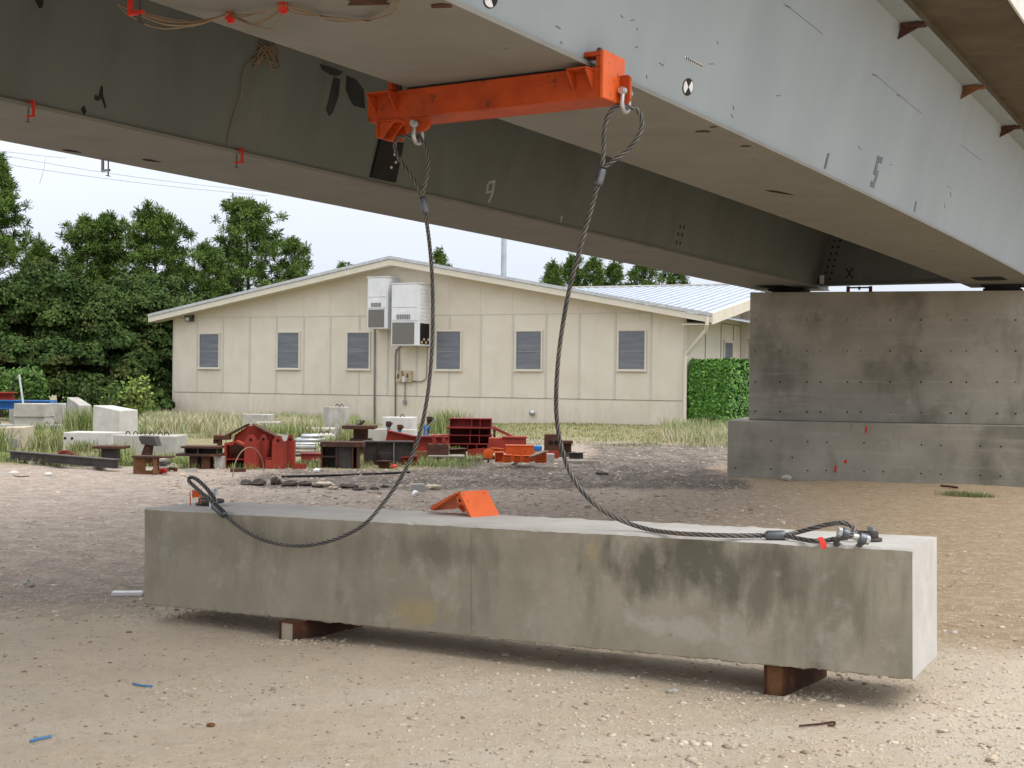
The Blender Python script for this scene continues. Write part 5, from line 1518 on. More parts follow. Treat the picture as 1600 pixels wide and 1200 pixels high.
# steel pieces on the left
GS = 'steel pieces left of the red frame'
def P_(name, label, cat, px, base, rz=0, d=None, group=None):
    g, k = spot(px, base, d)
    return empty(name, g, rz, label, cat, group), k
o, k = P_('blue_girder', 'blue painted girder lying behind the left edge block stack', 'girder', 20, 690, 0, 38.6)
L0 = 62 * k
zz = 36 * k
mb = MB(); mb.box(-L0 * 1.6, 58 * k, 0, .5, zz, zz + .03); mb.box(-L0 * 1.6, 58 * k, .22, .26, zz + .0305, zz + 14 * k - .0305); mb.box(-L0 * 1.6, 58 * k, 0, .5, zz + 14 * k - .03, zz + 14 * k); mb.box(57 * k, 58.4 * k, -.01, .51, zz - .01, zz + 14 * k + .01)
mb.build('girder_body', K['blue'], o)
mb = MB(); mb.box(-L0 * 1.5, -L0 * 1.1, .05, .45, -.1, zz - .001); mb.box(30 * k, 40 * k, .05, .45, -.1, zz - .001); mb.build('timber_prop', K['oldwood'], o)
o, k = P_('red_girder_piece', 'rust red girder piece lying on top of the blue girder', 'girder', 2, 690, 0, 38.7)
zz = 50.5 * k
mb = MB(); mb.box(-.6, 17 * k, 0, .4, zz, zz + .02); mb.box(-.6, 15 * k, .18, .21, zz + .0205, zz + 10 * k); mb.box(-.6, 17 * k, 0, .4, zz + 10 * k + .0005, zz + 10 * k + .03)
mb.build('girder_body', K['red'], o)
g, k = spot(36, 683, 37.6)
mb = MB(); mb.cyl((0, 0, .8), (-.16, .1, 1.62), .03, 8); mb.cyl((-.16, .1, 1.6), (-.17, .1, 1.66), .04, 8)
tag(mb.build('pale_pole', K['galv'], loc=g), 'short pale pole sticking up at a slant from the left edge stack', 'pole')
# long dark beam lying at an angle
a, b_ = GG(16, 722), GG(184, 737)
v = b_ - a; rz = math.atan2(v.y, v.x)
o = empty('steel_joist', a, rz, 'long dark steel joist lying low in the grass at the left', 'steel beam')
L0 = v.length
mb = MB(); mb.box(0, L0, -.09, .09, .20, .215); mb.box(0, L0, -.008, .008, .0755, .1995); mb.box(0, L0, -.09, .09, .06, .075)
mb.build('i_section', K['darksteel'], o)
mb = MB(); mb.box(L0 * .25, L0 * .29, -.14, .14, -.05, .0595); mb.box(L0 * .8, L0 * .84, -.14, .14, -.05, .0595); mb.build('timber_packer', K['oldwood'], o)
# rusty stand with a tilted post and cap
o, k = P_('rusty_stand', 'rusty stand with a leaning post and dark cap beside the mottled block', 'stand', 226, 728)
mb = MB(); mb.prism([(-10 * k, 0, 6 * k), (6 * k, 0, 6 * k), (10 * k, 0, 40 * k), (2 * k, 0, 40 * k)], (0, .22, 0)); mb.build('post', K['rust'], o, bevel=.006)
mb = MB(); mb.prism([(-8 * k, -.06, 42 * k), (-4 * k, -.06, 34 * k), (20 * k, -.06, 31 * k), (15 * k, -.06, 46 * k), (-8 * k, -.06, 47 * k)], (0, .36, 0)); mb.build('cap', K['darksteel'], o, bevel=.006)
mb = MB(); mb.box(-20 * k, 26 * k, -.15, .4, 4 * k, 6 * k - .002); mb.box(-12 * k, 10 * k, -.1, .3, -.03, 4 * k - .001); mb.build('base_plate', K['rust'], o)
o, k = P_('rusty_bracket', 'rusty cut beam end with a square hole lying in front of the stand', 'beam offcut', 232, 741)
mb = MB(); mb.box(-24 * k, 37 * k, -.12, .16, 26 * k, 29 * k); mb.build('top_flange', K['rust'], o, bevel=.004)
mb = MB()
mb.box(-24 * k, -5 * k, .0, .03, -.03, 25.9 * k); mb.box(8 * k, 16 * k, .0, .03, -.03, 25.9 * k); mb.box(-4.99 * k, 7.99 * k, .0, .03, 17 * k, 25.9 * k); mb.box(-4.99 * k, 7.99 * k, .0, .03, -.03, 6 * k); mb.box(9 * k, 15.5 * k, -.1, -.001, -.03, 25.9 * k)
mb.build('web_plate', K['rustbright'], o)
mb = MB(); mb.box(-25 * k, 17 * k, -.13, .16, -.05, -.031); mb.build('bottom_flange', K['rust'], o)
o, k = P_('steel_plate_table', 'dark rusty plate propped up like a low table in front of the white block', 'steel plate', 171, 728)
mb = MB(); mb.box(-25 * k, 24 * k, -.1, .35, 27 * k, 31 * k); mb.build('plate', K['rust'], o, bevel=.004)
mb = MB(); mb.box(-14 * k, 10 * k, .05, .25, -.05, 26.9 * k); mb.build('prop_block', K['darksteel'], o)
o, k = P_('board_stack', 'small stack of weathered boards right of the rusty stand', 'boards', 256, 736)
for q in range(4):
    mb = MB(); mb.box(-15 * k + q * .03, 15 * k - q * .05, -.15, .25, q * 5.2 * k, q * 5.2 * k + 3.4 * k); mb.build('board', K['oldwood' if q % 2 else 'darksteel'], o)
g, k = spot(250, 740)
mb = MB(); mb.tube([(0, 0, 0), (.02, 0, .045), (.07, .01, .055), (.12, .02, .03)], [.02, .045, .05, .02], 8)
tag(mb.build('crushed_can', K['redtag'], loc=g), 'crushed red can on the dirt beside the rusty beam end', 'can')
g, k = spot(103, 716)
mb = MB()
for q in range(4): mb.box(-.22 + .04 * q, .2 - .05 * q, -.1, .1, .05 + q * .03, .07 + q * .03, Matrix.Rotation(.2 * q, 4, 'Z'))
tag(mb.build('rusty_offcuts', K['crimson'], loc=g), 'little heap of dark red offcuts in front of the long white block', 'offcuts')
# rusty table like pieces, 280-356
o, k = P_('rusty_trestle', 'dark rusty frame with two shelves and legs left of the red frame', 'steel frame', 312, 731)
mb = MB(); mb.box(-27 * k, 34 * k, -.15, .35, 31 * k, 34 * k); mb.build('top_plate', K['rust'], o)
mb = MB(); mb.box(-33 * k, 36 * k, -.2, .3, 19 * k, 22.5 * k); mb.build('shelf_plate', K['rust'], o)
mb = MB(); mb.box(-24 * k, 33 * k, .1, .14, 22.6 * k, 30.9 * k)
for q in (-22, -2, 28): mb.box(q * k, (q + 2) * k, -.12, .09, 22.6 * k, 30.9 * k)
mb.build('web_plate', K['darksteel'], o)
for q in (-14, 5, 26):
    mb = MB(); mb.box(q * k, (q + 13) * k, -.12, .2, -.05, 18.9 * k); mb.build('leg', K['rust' if q != 26 else 'conc'], o)
o, k = P_('rusty_post', 'rust streaked post with a dark cross head leaning on the red frame', 'post', 343, 729)
mb = MB(); mb.box(-3 * k, 3 * k, -.05, .05, -.05, 42 * k); mb.build('post', K['rustbright'], o)
mb = MB(); mb.box(-8 * k, 16 * k, -.1, .12, 42.1 * k, 49 * k); mb.box(-9 * k, -3.2 * k, -.08, .08, 36 * k, 42 * k); mb.build('cross_head', K['rust'], o, bevel=.005)
# the big red frame
o, k = P_('welded_bracket', 'rust red welded steel frame with a gabled back plate and rounded lugs', 'steel frame', 404, 731)
X_ = lambda px: (px - 404) * k
Z_ = lambda py: (733 - py) * k
mb = MB(); mb.prism([(X_(353), .25, Z_(728)), (X_(362), .25, Z_(683)), (X_(383), .25, Z_(668)), (X_(392), .25, Z_(668)), (X_(430), .25, Z_(688)), (X_(430), .25, Z_(730))], (0, .03, 0))
mb.build('gable_plate', K['red'], o)
mb = MB()
mb.prism([(X_(350), .10, Z_(685)), (X_(383), .10, Z_(667)), (X_(383), .10, Z_(665)), (X_(349), .10, Z_(683))], (0, .35, 0))
mb.prism([(X_(392), .10, Z_(667)), (X_(432), .10, Z_(687)), (X_(432), .10, Z_(685)), (X_(392), .10, Z_(665))], (0, .35, 0))
mb.build('cap_strip', K['rust'], o)
def lug_panel(x0, x1, yt, y, depth_, flat=0):
    mb = MB(); c = (x0 + x1) / 2
    pr = [(X_(x0), Z_(735)), (X_(x1), Z_(735)), (X_(x1), Z_(yt + 9)), (X_(c + (x1 - x0) * .22), Z_(yt)), (X_(c - (x1 - x0) * .22), Z_(yt)), (X_(x0), Z_(yt + 9))]
    mb.prism([(x, y, z) for x, z in pr], (0, .025, 0))
    p = mb.build('lug_plate', K['red'], o, bevel=.003)
    mb = MB(); mb.cyl((X_(c), y - .003, Z_(yt + 7)), (X_(c), y - .0005, Z_(yt + 7)), .028, 10); mb.build('pin_hole', K['dark'], p)
lug_panel(386, 405, 681, -.25, .4)
lug_panel(405.5, 417, 681, -.02, .4)
lug_panel(428, 446, 682, -.20, .4)
lug_panel(446.5, 458, 681, .05, .4)
mb = MB()
for (x0, x1, y0, y1, z0, z1) in ((405.2, 406.6, -.225, .24, 735, 690), (416.6, 418, 0.01, .24, 735, 690), (446, 447.4, -.175, .24, 735, 690), (457, 458.4, .08, .24, 735, 690), (385, 386.2, -.225, .24, 735, 694), (427, 428.2, -.175, .24, 735, 692)):
    mb.box(X_(x0), X_(x1), y0, y1, Z_(z0), Z_(z1))
mb.build('side_plate', K['red'], o)
mb = MB(); mb.box(X_(406.7), X_(416.5), .006, .24, Z_(699), Z_(697)); mb.box(X_(447.5), X_(456.9), .076, .24, Z_(696), Z_(694)); mb.box(X_(418.2), X_(426.9), -.15, .24, Z_(718), Z_(716.5)); mb.box(X_(357), X_(384.9), -.2, .24, Z_(720), Z_(718.5)); mb.box(X_(418.2), X_(437), -.22, -.205, Z_(734), Z_(719)); mb.build('stiffener', K['red'], o)
mb = MB(); mb.box(X_(354), X_(357), -.22, .24, Z_(733), Z_(697)); mb.prism([(X_(354), -.22, Z_(697)), (X_(366), -.22, Z_(697)), (X_(372), -.22, Z_(693)), (X_(386), -.22, Z_(700)), (X_(386), -.22, Z_(697)), (X_(372), -.22, Z_(690)), (X_(354), -.22, Z_(694.5))], (0, .3, 0)); mb.build('corner_post', K['red'], o)
mb = MB(); mb.box(X_(357.2), X_(384.8), .2, .245, Z_(734), Z_(698)); mb.build('back_shadow_plate', K['rust'], o)
# bent rod hoop leaning in front of the red frame
a, b_ = GG(364, 745), GG(413, 738)
r0 = (b_ - a).length / 2; c = (a + b_) / 2; u = (b_ - a).normalized()
mb = MB(); mb.tube([c + u * (-r0 * math.cos(q)) + Vector((0, -.02, r0 * 1.5 * math.sin(q) * .55 - .03)) for q in [math.pi * i / 20 for i in range(21)]], .009, 6)
tag(mb.build('rod_hoop', K['wire'], loc=tuple(c), world=True), 'thin bent rod arching out of the ground before the red frame', 'bent rod')
# pipes and sheets
o, k = P_('pipe_stack', 'stack of pale metal pipes between the red frame and the rusty girder end', 'pipes', 478, 712, 0, 29.5)
n_ = 0
for row in range(3):
    for q in range(5 - row):
        mb = MB(); x = 0; mb.cyl((-26 * k + row * .12, q * .13 + row * .06, .20 + row * .085), (19 * k + .03 * q, q * .13 + row * .06, .20 + row * .085), .046, 10); mb.build('pipe', K['galv'], o)
mb = MB(); mb.box(-20 * k, -17 * k, -.1, .7, -.05, .153); mb.box(10 * k, 13 * k, -.1, .7, -.05, .153); mb.build('bearer', K['oldwood'], o)
o, k = P_('sheet_stack', 'low stack of pale boards and sheets under the metal pipes', 'boards', 480, 716, 0, 28.3)
for q in range(3):
    mb = MB(); mb.box((-28 + q * 3) * k, (24 - q * 4) * k, -.1, .3, .05 + q * .07, .085 + q * .07); mb.build('board', K['wood' if q == 1 else 'galv'], o)
mb = MB(); mb.box(-20 * k, 15 * k, 0, .2, -.05, .049); mb.build('bearer', K['oldwood'], o)
o, k = P_('maroon_box', 'small maroon steel box lying in the grass left of the rusty girder end', 'steel box', 487, 722)
mb = MB(); mb.box(-17 * k, 16 * k, 0, .3, -.05, 12 * k); mb.build('box_body', K['crimson'], o, bevel=.008)
mb = MB(); mb.box(-18 * k, 16.5 * k, -.02, .32, 12.05 * k, 13.5 * k); mb.build('lid', K['crimson'], o)
# rusty girder end and long dark beam behind it
o, k = P_('girder_offcut', 'rusty girder end standing in the grass with a thick top flange', 'girder offcut', 546, 730)
mb = MB(); mb.box(-44 * k, 22 * k, -.2, .3, 32 * k, 40 * k); mb.build('top_flange', K['rust'], o, bevel=.006)
mb = MB(); mb.box(-19 * k, 4 * k, -.12, -.09, -.05, 31.9 * k); mb.box(-43 * k, 15 * k, .1, .14, -.05, 31.9 * k); mb.build('web_plate', K['darksteel'], o)
for q in (-43, -20, 5, 13):
    mb = MB(); mb.box(q * k, (q + 2.5) * k, -.18, .099, -.05, 31.8 * k); mb.build('stiffener', K['rust'], o)
mb = MB(); mb.box(-40.3 * k, -20.2 * k, -.17, .09, 16 * k, 18 * k); mb.build('shelf', K['rust'], o)
o, k = P_('dark_girder', 'long dark web girder running right from the rusty girder end', 'girder', 606, 726, .16)
mb = MB(); mb.box(-38 * k, 40 * k, 0, .02, .05, 35 * k); mb.build('web_plate', K['darksteel'], o)
mb = MB(); mb.box(-38 * k, 40 * k, -.1, .16, 35.1 * k, 37 * k); mb.build('top_flange', K['darksteel'], o)
mb = MB(); mb.box(-38 * k, 40 * k, -.1, .16, .02, .0495); mb.build('bottom_flange', K['rust'], o)
for q in (-37, -16, 8, 38):
    mb = MB(); mb.box(q * k, (q + 1.4) * k, -.09, -.001, .051, 34.9 * k); mb.build('stiffener', K['greysteel' if q == 8 else 'rust'], o)
mb = MB(); mb.box(-16 * k, 4 * k, -.25, -.101, 17 * k, 19 * k); mb.build('side_shelf', K['rust'], o)
# rusty spool column
o, k = P_('spool_column', 'rusty stub column with two wide plates like a spool', 'column', 565, 700, 0, 28.5)
mb = MB(); mb.box(-15 * k, 12 * k, -.17, .17, 0, 22 * k); mb.box(-12 * k, 9 * k, -.14, .14, 29 * k, 43.9 * k); mb.build('stub', K['rust'], o, bevel=.01)
mb = MB(); mb.box(-19 * k, 16 * k, -.28, .28, 22.1 * k, 26 * k); mb.box(-17 * k, 15 * k, -.25, .25, 26.1 * k, 28.9 * k); mb.build('middle_plate', K['rust'], o, bevel=.004)
mb = MB(); mb.box(-28 * k, 22 * k, -.36, .36, 44 * k, 49.5 * k); mb.build('top_plate', K['rust'], o, bevel=.004)
mb = MB()
for q in range(3): mb.tube([(-4 * k + .05 * math.cos(u) + q * .03, .05 * math.sin(u * 1.1), 49.6 * k + .05 + .05 * math.sin(u + q)) for u in [i * .6 for i in range(11)]], .012, 6, closed=True)
mb.build('wire_loop', K['darksteel'], o)
mb = MB(); mb.box(-27 * k, 40 * k, -.3, .4, -.35, -.003); mb.build('base_plate', K['darksteel'], o)
# posts with rusty clamps
for px, base, h, m_, lean, lab in ((611, 700, 52, 'greysteel', -.02, 'grey post with a rusty clamp head, left of the two behind the dark girder'), (618, 700, 47, 'bluepale', .03, 'faded blue post with a rusty clamp head beside the grey one'), (660, 700, 60, 'rust', .05, 'rusty forked post right behind the left wire rope'), (666, 702, 46, 'blue', .0, 'bright blue post foot beside the rusty forked post')):
    o, k = P_('clamp_post', lab, 'post', px, base, 0, 29.5, 'posts behind the dark girder')
    mb = MB(); mb.tube([(0, 0, -.05), (lean * 3, 0, (h - 8) * k)], 2.9 * k if m_ != 'blue' else 4 * k, 6, sm=False); mb.build('shaft', K[m_], o)
    mb = MB(); mb.box(lean * 3 - 4 * k, lean * 3 + 4 * k, -.06, .06, (h - 7.9) * k, h * k); mb.box(lean * 3 - 2 * k, lean * 3 + 6 * k, -.08, .08, (h - 5) * k, (h - 2) * k); mb.build('clamp_head', K['rust' if m_ != 'blue' else 'blue'], o)
g, k = spot(664, 700, 29.3)
mb = MB(); mb.cyl((.02, 0, 42 * k), (15 * k, -.05, 56 * k), .018, 6); mb.cyl((.02, 0, 0), (.02, 0, 42 * k), .018, 6)
tag(mb.build('grey_rod', K['greysteel'], loc=g), 'grey rod with a bent arm pointing right beside the left wire rope', 'rod')
# red girder pieces in the middle
o, k = P_('red_girder', 'rust red girder with a sloping end lying behind the dark girder', 'girder', 650, 712, .05, 28.2)
mb = MB(); mb.prism([(-50 * k, 0, 12 * k), (-45 * k, 0, 42 * k), (-3 * k, 0, 33 * k), (50 * k, 0, 33 * k), (50 * k, 0, .0), (-50 * k, 0, .0)], (0, .03, 0)); mb.build('web_plate', K['red'], o)
mb = MB(); mb.prism([(-46 * k, -.12, 42.2 * k), (-3 * k, -.12, 33.2 * k), (50 * k, -.12, 33.2 * k), (50 * k, -.12, 35 * k), (-3 * k, -.12, 35 * k), (-46 * k, -.12, 44 * k)], (0, .28, 0)); mb.build('top_flange', K['crimson'], o)
mb = MB(); mb.box(-52 * k, 50 * k, -.12, .16, -.05, -.001); mb.build('bottom_flange', K['red'], o)
for q in (20, 34, 48):
    mb = MB(); mb.prism([(q * k, -.002, 2 * k), (q * k, -.002, 28 * k), (q * k, -.14, 2 * k)], (.03, 0, 0)); mb.build('gusset', K['red'], o)
o, k = P_('timber_pallet', 'grey wooden pallet under the square rusty block', 'pallet', 694, 722)
for q in range(3):
    mb = MB(); mb.box((-24 + q * 20) * k, (-17 + q * 20) * k, -.05, .5, -.03, 8 * k); mb.build('runner', K['oldwood'], o)
for q in range(4):
    mb = MB(); mb.box(-25 * k, 30 * k, -.06 + q * .15, .06 + q * .15, 8.05 * k, 10 * k); mb.build('deck_board', K['oldwood'], o)
zp = 10.05 * k
o, k = P_('rusty_block', 'square rusty steel block with two fins sitting on the wooden pallet', 'steel block', 684, 721)
mb = MB(); mb.box(-16 * k, 16 * k, 0, .35, zp, zp + 17 * k); mb.build('block', K['rust'], o, bevel=.008)
for q in (-9, 6):
    mb = MB(); mb.prism([(q * k, .05, zp + 17.1 * k), ((q + 8) * k, .05, zp + 17.1 * k), ((q + 3) * k, .05, zp + 30 * k), (q * k, .05, zp + 30 * k)], (0, .03, 0)); mb.build('fin', K['red'], o)
o, k = P_('rusty_bracket', 'small rusty angled bracket left of the square rusty block', 'bracket', 658, 719)
mb = MB(); mb.box(-10 * k, 8 * k, 0, .25, 0, 14 * k); mb.box(-12 * k, 10 * k, -.05, .3, -.04, -.001); mb.build('body', K['rustbright'], o, bevel=.01)
mb = MB(); mb.prism([(-9 * k, .1, 14.1 * k), (6 * k, .1, 14.1 * k), (0, .1, 22 * k)], (0, .03, 0)); mb.build('fin', K['red'], o)
# three tier crimson frame
o, k = P_('welded_rack', 'crimson three tier welded steel frame with stiffened compartments', 'steel frame', 735, 706)
def tier(x0, x1, z0, z1, cells, y0, y1):
    mb = MB(); mb.box(x0 * k, x1 * k, y1 - .03, y1, z0 * k, z1 * k); mb.build('web_plate', K['crimson'], o)
    for c in cells:
        mb = MB(); mb.box((c - .6) * k, (c + .6) * k, y0 + .01, y1 - .031, z0 * k + .001, z1 * k - .001); mb.build('stiffener', K['crimson'], o)
def shelf(x0, x1, z, th, y0, y1):
    mb = MB(); mb.box(x0 * k, x1 * k, y0, y1, z * k, (z + th) * k); mb.build('shelf_plate', K['crimson'], o, bevel=.003)
shelf(-34, 30, -2, 2, -.25, .4); tier(-32, 28, .05, 12.2, (-31, -4, 10, 27), -.25, .2); shelf(-34, 31, 12.3, 1.6, -.25, .4)
tier(-34, 33, 14, 25.4, (-33, -.5, 14, 32), -.25, .2); shelf(-34, 34, 25.5, 1.6, -.25, .4)
tier(-33, 32, 27.2, 37, (-32, 0, 14, 31), -.25, .2); shelf(-38, 37, 37.1, 2.4, -.32, .45)
tier(-33, 33, 39.6, 51.5, (-32, 2, 15, 32), -.22, -.02); shelf(-33, 33, 51.6, .9, -.22, .4)
# pinkish box, orange pieces, ramp
o, k = P_('crimson_ramp', 'crimson channel sloping down right behind the three tier frame', 'channel', 790, 706, 0, 32.5)
mb = MB(); mb.prism([(-24 * k, 0, 32 * k), (16 * k, 0, 14 * k), (16 * k, 0, 18 * k), (-24 * k, 0, 37 * k)], (0, .3, 0)); mb.build('channel', K['crimson'], o)
mb = MB(); mb.box(-20 * k, -16 * k, .05, .25, -.05, 30 * k); mb.box(10 * k, 14 * k, .05, .25, -.05, 16.5 * k); mb.build('leg', K['rust'], o)
o, k = P_('faded_red_box', 'faded pinkish red steel box behind the orange fittings', 'steel box', 794, 712, .0, 29.3)
mb = MB(); mb.box(-31 * k, 28 * k, 0, .4, .02, 28 * k); mb.build('box_body', K['red'], o, bevel=.01)
mb = MB(); mb.box(-10 * k, 29 * k, -.02, .42, 28.1 * k, 30.5 * k); mb.build('lid', K['red'], o)
o, k = P_('shipping_pallet', 'dark wooden pallet carrying the orange fittings', 'pallet', 806, 719)
for q in range(4):
    mb = MB(); mb.box((-37 + q * 20) * k, (-29 + q * 20) * k, -.1, .7, -.03, 6 * k); mb.build('runner', K['rust'], o)
for q in range(5):
    mb = MB(); mb.box(-38 * k, 44 * k, -.12 + q * .17, .02 + q * .17, 6.05 * k, 8 * k); mb.build('deck_board', K['oldwood'], o)
zp = 8.1 * k
for px, w, h, y, lab, kind_ in ((780, 14, 15, .0, 'tall narrow orange fitting at the left of the pallet', 0), (793, 12, 11, .0, 'ribbed orange fitting second from the left on the pallet', 1), (808, 11, 10, .05, 'small orange box fitting in the middle of the pallet', 1), (822, 11, 10, .05, 'small orange box fitting right of the middle of the pallet', 1), (845, 18, 15, .1, 'wide orange fitting at the right end of the pallet', 2), (812, 44, 24, .45, 'large orange box behind the small orange fittings', 3)):
    g, k = spot(px, 716, 25.3 + y)
    o = empty('orange_fitting', (g.x, g.y, g.z + zp), 0, lab, 'steel fitting', 'orange fittings on the pallet')
    mb = MB()
    if kind_ == 3:
        mb.box(-w / 2 * k, w / 2 * k, 0, .25, .001, h * k)
    else:
        t_ = .015
        mb.box(-w / 2 * k, w / 2 * k, .14, .16, .001, h * k); mb.box(-w / 2 * k, -w / 2 * k + t_, 0, .139, .001, h * k); mb.box(w / 2 * k - t_, w / 2 * k, 0, .139, .001, h * k)
        mb.box(-w / 2 * k + t_, w / 2 * k - t_, 0, .139, .001, .016)
    mb.build('body', K['orange'], o, bevel=.004)
    mb = MB(); mb.box(-w / 2 * k - .01, w / 2 * k + .01, -.012, .17 if kind_ < 3 else .26, h * k + .0005, h * k + .016)
    if kind_ in (1, 2):
        for q in (.25, .5, .75): mb.box(-w / 2 * k - .004, w / 2 * k + .004, -.012, -.001, q * h * k - .008, q * h * k + .008)
    mb.build('flange', K['orange'], o, bevel=.002)
o, k = P_('orange_disc', 'round orange disc standing on a short stake beside the pallet', 'disc', 763, 724)
mb = MB(); mb.cyl((0, -.02, 15 * k), (0, .03, 15 * k), 8 * k, 20); mb.build('disc', K['orange'], o, bevel=.004)
mb = MB(); mb.box(-.02, .02, -.015, .025, -.05, 7 * k); mb.build('stake', K['rust'], o)
o, k = P_('blue_motor', 'small blue covered machine behind the orange fittings', 'machine', 838, 706, 0, 28.5)
mb = MB(); mb.box(-9 * k, 9 * k, 0, .3, 13 * k, 20 * k); mb.build('cover', K['blue'], o, bevel=.02)
mb = MB(); mb.box(-8 * k, 8 * k, .02, .28, -.05, 12.95 * k); mb.build('base', K['greysteel'], o)
o, k = P_('old_engine_block', 'dark brown cast iron block with round openings right of the pallet', 'machine part', 873, 713)
mb = MB(); mb.box(-22 * k, 2 * k, 0, .5, 6 * k, 34 * k); mb.box(2.05 * k, 20 * k, .08, .45, 6 * k, 20 * k); mb.build('casting', K['rust'], o, bevel=.02)
mb = MB(); mb.box(-17 * k, 28 * k, -.06, .55, -.05, 5.9 * k); mb.build('base', K['darksteel'], o, bevel=.01)
mb = MB(); mb.box(-23 * k, -19.5 * k, -.012, -.001, 8 * k, 33 * k); mb.box(3 * k, 22 * k, .0, .4, 20.1 * k, 24 * k); mb.build('flange', K['rust'], o)
for q in (-12, -4):
    mb = MB(); mb.cyl((q * k, -.012, 22 * k), (q * k, -.002, 22 * k), 3.2 * k, 12); mb.build('opening', K['dark'], o)
rj = random.Random(21)
for px, base, w, h, m_, shp, lab in (
        (268, 737, 20, 7, 'rust', 'L', 'short rusty angle iron between the board stack and the rusty trestle'),
        (372, 737, 24, 5, 'rust', 'plate', 'flat rusty plate on the dirt under the left corner of the red bracket'),
        (468, 733, 20, 9, 'red', 'L', 'dull red angle piece in the grass right of the red bracket'),
        (484, 727, 26, 7, 'darksteel', 'plate', 'dark steel plate leaning in the grass before the maroon box'),
        (600, 730, 22, 9, 'rust', 'U', 'small rusty channel piece below the dark girder'),
        (640, 726, 26, 12, 'red', 'U', 'dull red channel piece leaning on the right end of the dark girder'),
        (716, 716, 26, 14, 'rust', 'U', 'dark rusty channel piece leaning on the wooden pallet end'),
        (745, 712, 30, 11, 'red', 'L', 'red angle piece at the foot of the three tier rack'),
        (776, 714, 16, 13, 'orange', 'U', 'orange channel offcut at the left edge of the long pallet'),
        (862, 716, 24, 12, 'red', 'L', 'dull red angle piece between the orange fittings and the iron block'),
        (900, 716, 24, 8, 'darksteel', 'U', 'dark channel piece at the right foot of the iron block'),
        (575, 712, 40, 12, 'rust', 'U', 'rusty channel under the spool column'),
        (690, 700, 40, 20, 'red', 'U', 'dull red channel standing behind the square rusty block'),
        (436, 700, 34, 22, 'conc', 'plate', 'grey slab fragment leaning behind the right lugs of the red bracket'),
        (300, 738, 18, 6, 'conc', 'plate', 'small grey slab chip before the rusty trestle')):
    g, k = spot(px, base)
    w_, h_ = w * k, h * k
    mb = MB()
    t_ = .014
    Mx = Matrix.Rotation(rj.uniform(-.5, .5), 4, 'Z') @ Matrix.Rotation(rj.uniform(-.12, .12), 4, 'Y') @ Matrix.Rotation(rj.uniform(-.25, .05) if shp == 'plate' else 0, 4, 'X')
    if shp == 'plate': mb.box(-w_ / 2, w_ / 2, 0, .045, -.02, h_, Mx)
    else:
        mb.box(-w_ / 2, w_ / 2, 0, t_, -.02, h_, Mx); mb.box(-w_ / 2, w_ / 2, t_ + .0005, .13, -.02, t_ - .02, Mx)
        if shp == 'U': mb.box(-w_ / 2, w_ / 2, -.11, .12, h_ + .0005, h_ + t_, Mx)
    tag(mb.build('steel_offcut' if m_ != 'conc' else 'slab_fragment', K[m_], loc=g, bevel=.003), lab, 'offcut')
# planks
a, b_ = GG(800, 726), W(853, 706, 25.0)
v = b_ - a
mb = MB(); n_ = Vector((-v.y, v.x, 0)).normalized() * .05; u_ = Vector((0, 0, .03))
mb.prism([a - n_, a + n_, a + n_ + u_, a - n_ + u_], v)
tag(mb.build('plank', K['wood'], loc=tuple(a), world=True), 'pale plank leaning up against the pallet of orange fittings', 'plank')
a, b_ = GG(884, 723), GG(938, 724)
v = b_ - a; n_ = Vector((-v.y, v.x, 0)).normalized() * .06; u_ = Vector((0, 0, .05))
mb = MB(); mb.prism([a - n_, a + n_, a + n_ + u_, a - n_ + u_], v)
tag(mb.build('plank', K['oldwood'], loc=tuple(a), world=True), 'grey plank lying flat on the ground right of the dark iron block', 'plank')
g, k = spot(857, 722)
mb = MB(); mb.box(-9 * k, 9 * k, -.05, .2, -.03, 13 * k)
tag(mb.build('concrete_block', K['conc'], loc=g, bevel=.015), 'small greenish grey block at the right end of the pallet', 'block')
a, b_ = GG(728, 722), GG(766, 719)
mb = MB(); mb.cyl(a + Vector((0, 0, .03)), b_ + Vector((0, 0, .03)), .03, 8)
tag(mb.build('rusty_pipe', K['rust'], loc=tuple(a), world=True), 'thin rusty pipe on the ground between the two pallets', 'pipe')

# ------------------------------------------------------------------ small things lying on the ground
def rock(seed, px, py, w, h, label, m_='stone', group='loose stones lying on the ground', cat='stone', name='rock'):
    r0 = random.Random(seed)
    g, k = spot(px, py)
    mb = MB()
    vs, fs = [], []
    n, m = 9, 5
    for i in range(m + 1):
        f = i / m * math.pi
        for j in range(n):
            q = 2 * math.pi * j / n
            rr = 1 + .45 * mn.noise((math.cos(q) * 1.6 + seed, math.sin(q) * 1.6, f * 1.4)) + r0.uniform(-.13, .13)
            vs.append((w * k / 2 * math.sin(f) * math.cos(q) * rr, w * k * .4 * math.sin(f) * math.sin(q) * rr, h * k * .5 * (1 - math.cos(f) * rr * .9) - .01))
    for i in range(m):
        for j in range(n):
            fs.append((i * n + j, i * n + (j + 1) % n, (i + 1) * n + (j + 1) % n, (i + 1) * n + j))
    mb.add(vs, fs)
    tag(mb.build(name, K[m_], loc=g), label, cat, group)
rock(1, 1229, 750, 18, 9, 'pale rock at the foot of the pier footing', 'conclight')
rock(2, 45, 917, 19, 13, 'grey rounded rock in the dirt left of the concrete beam', 'conc')
rock(3, 678, 764, 26, 9, 'flat pale rock next to the grey brick', 'stone')
rock(4, 520, 764, 15, 6, 'small pale rock in the dark soil strip', 'stone')
rock(5, 413, 757, 9, 5, 'little whitish rock among the dark clods at the left', 'conclight')
rock(6, 1551, 1190, 20, 16, 'grey stone at the bottom right of the view', 'stone')
rock(7, 1050, 1082, 18, 10, 'grey stone just in front of the long beam shadow', 'conc')
rock(8, 330, 1134, 14, 8, 'brown stone in the sandy foreground at the left', 'rustbright')
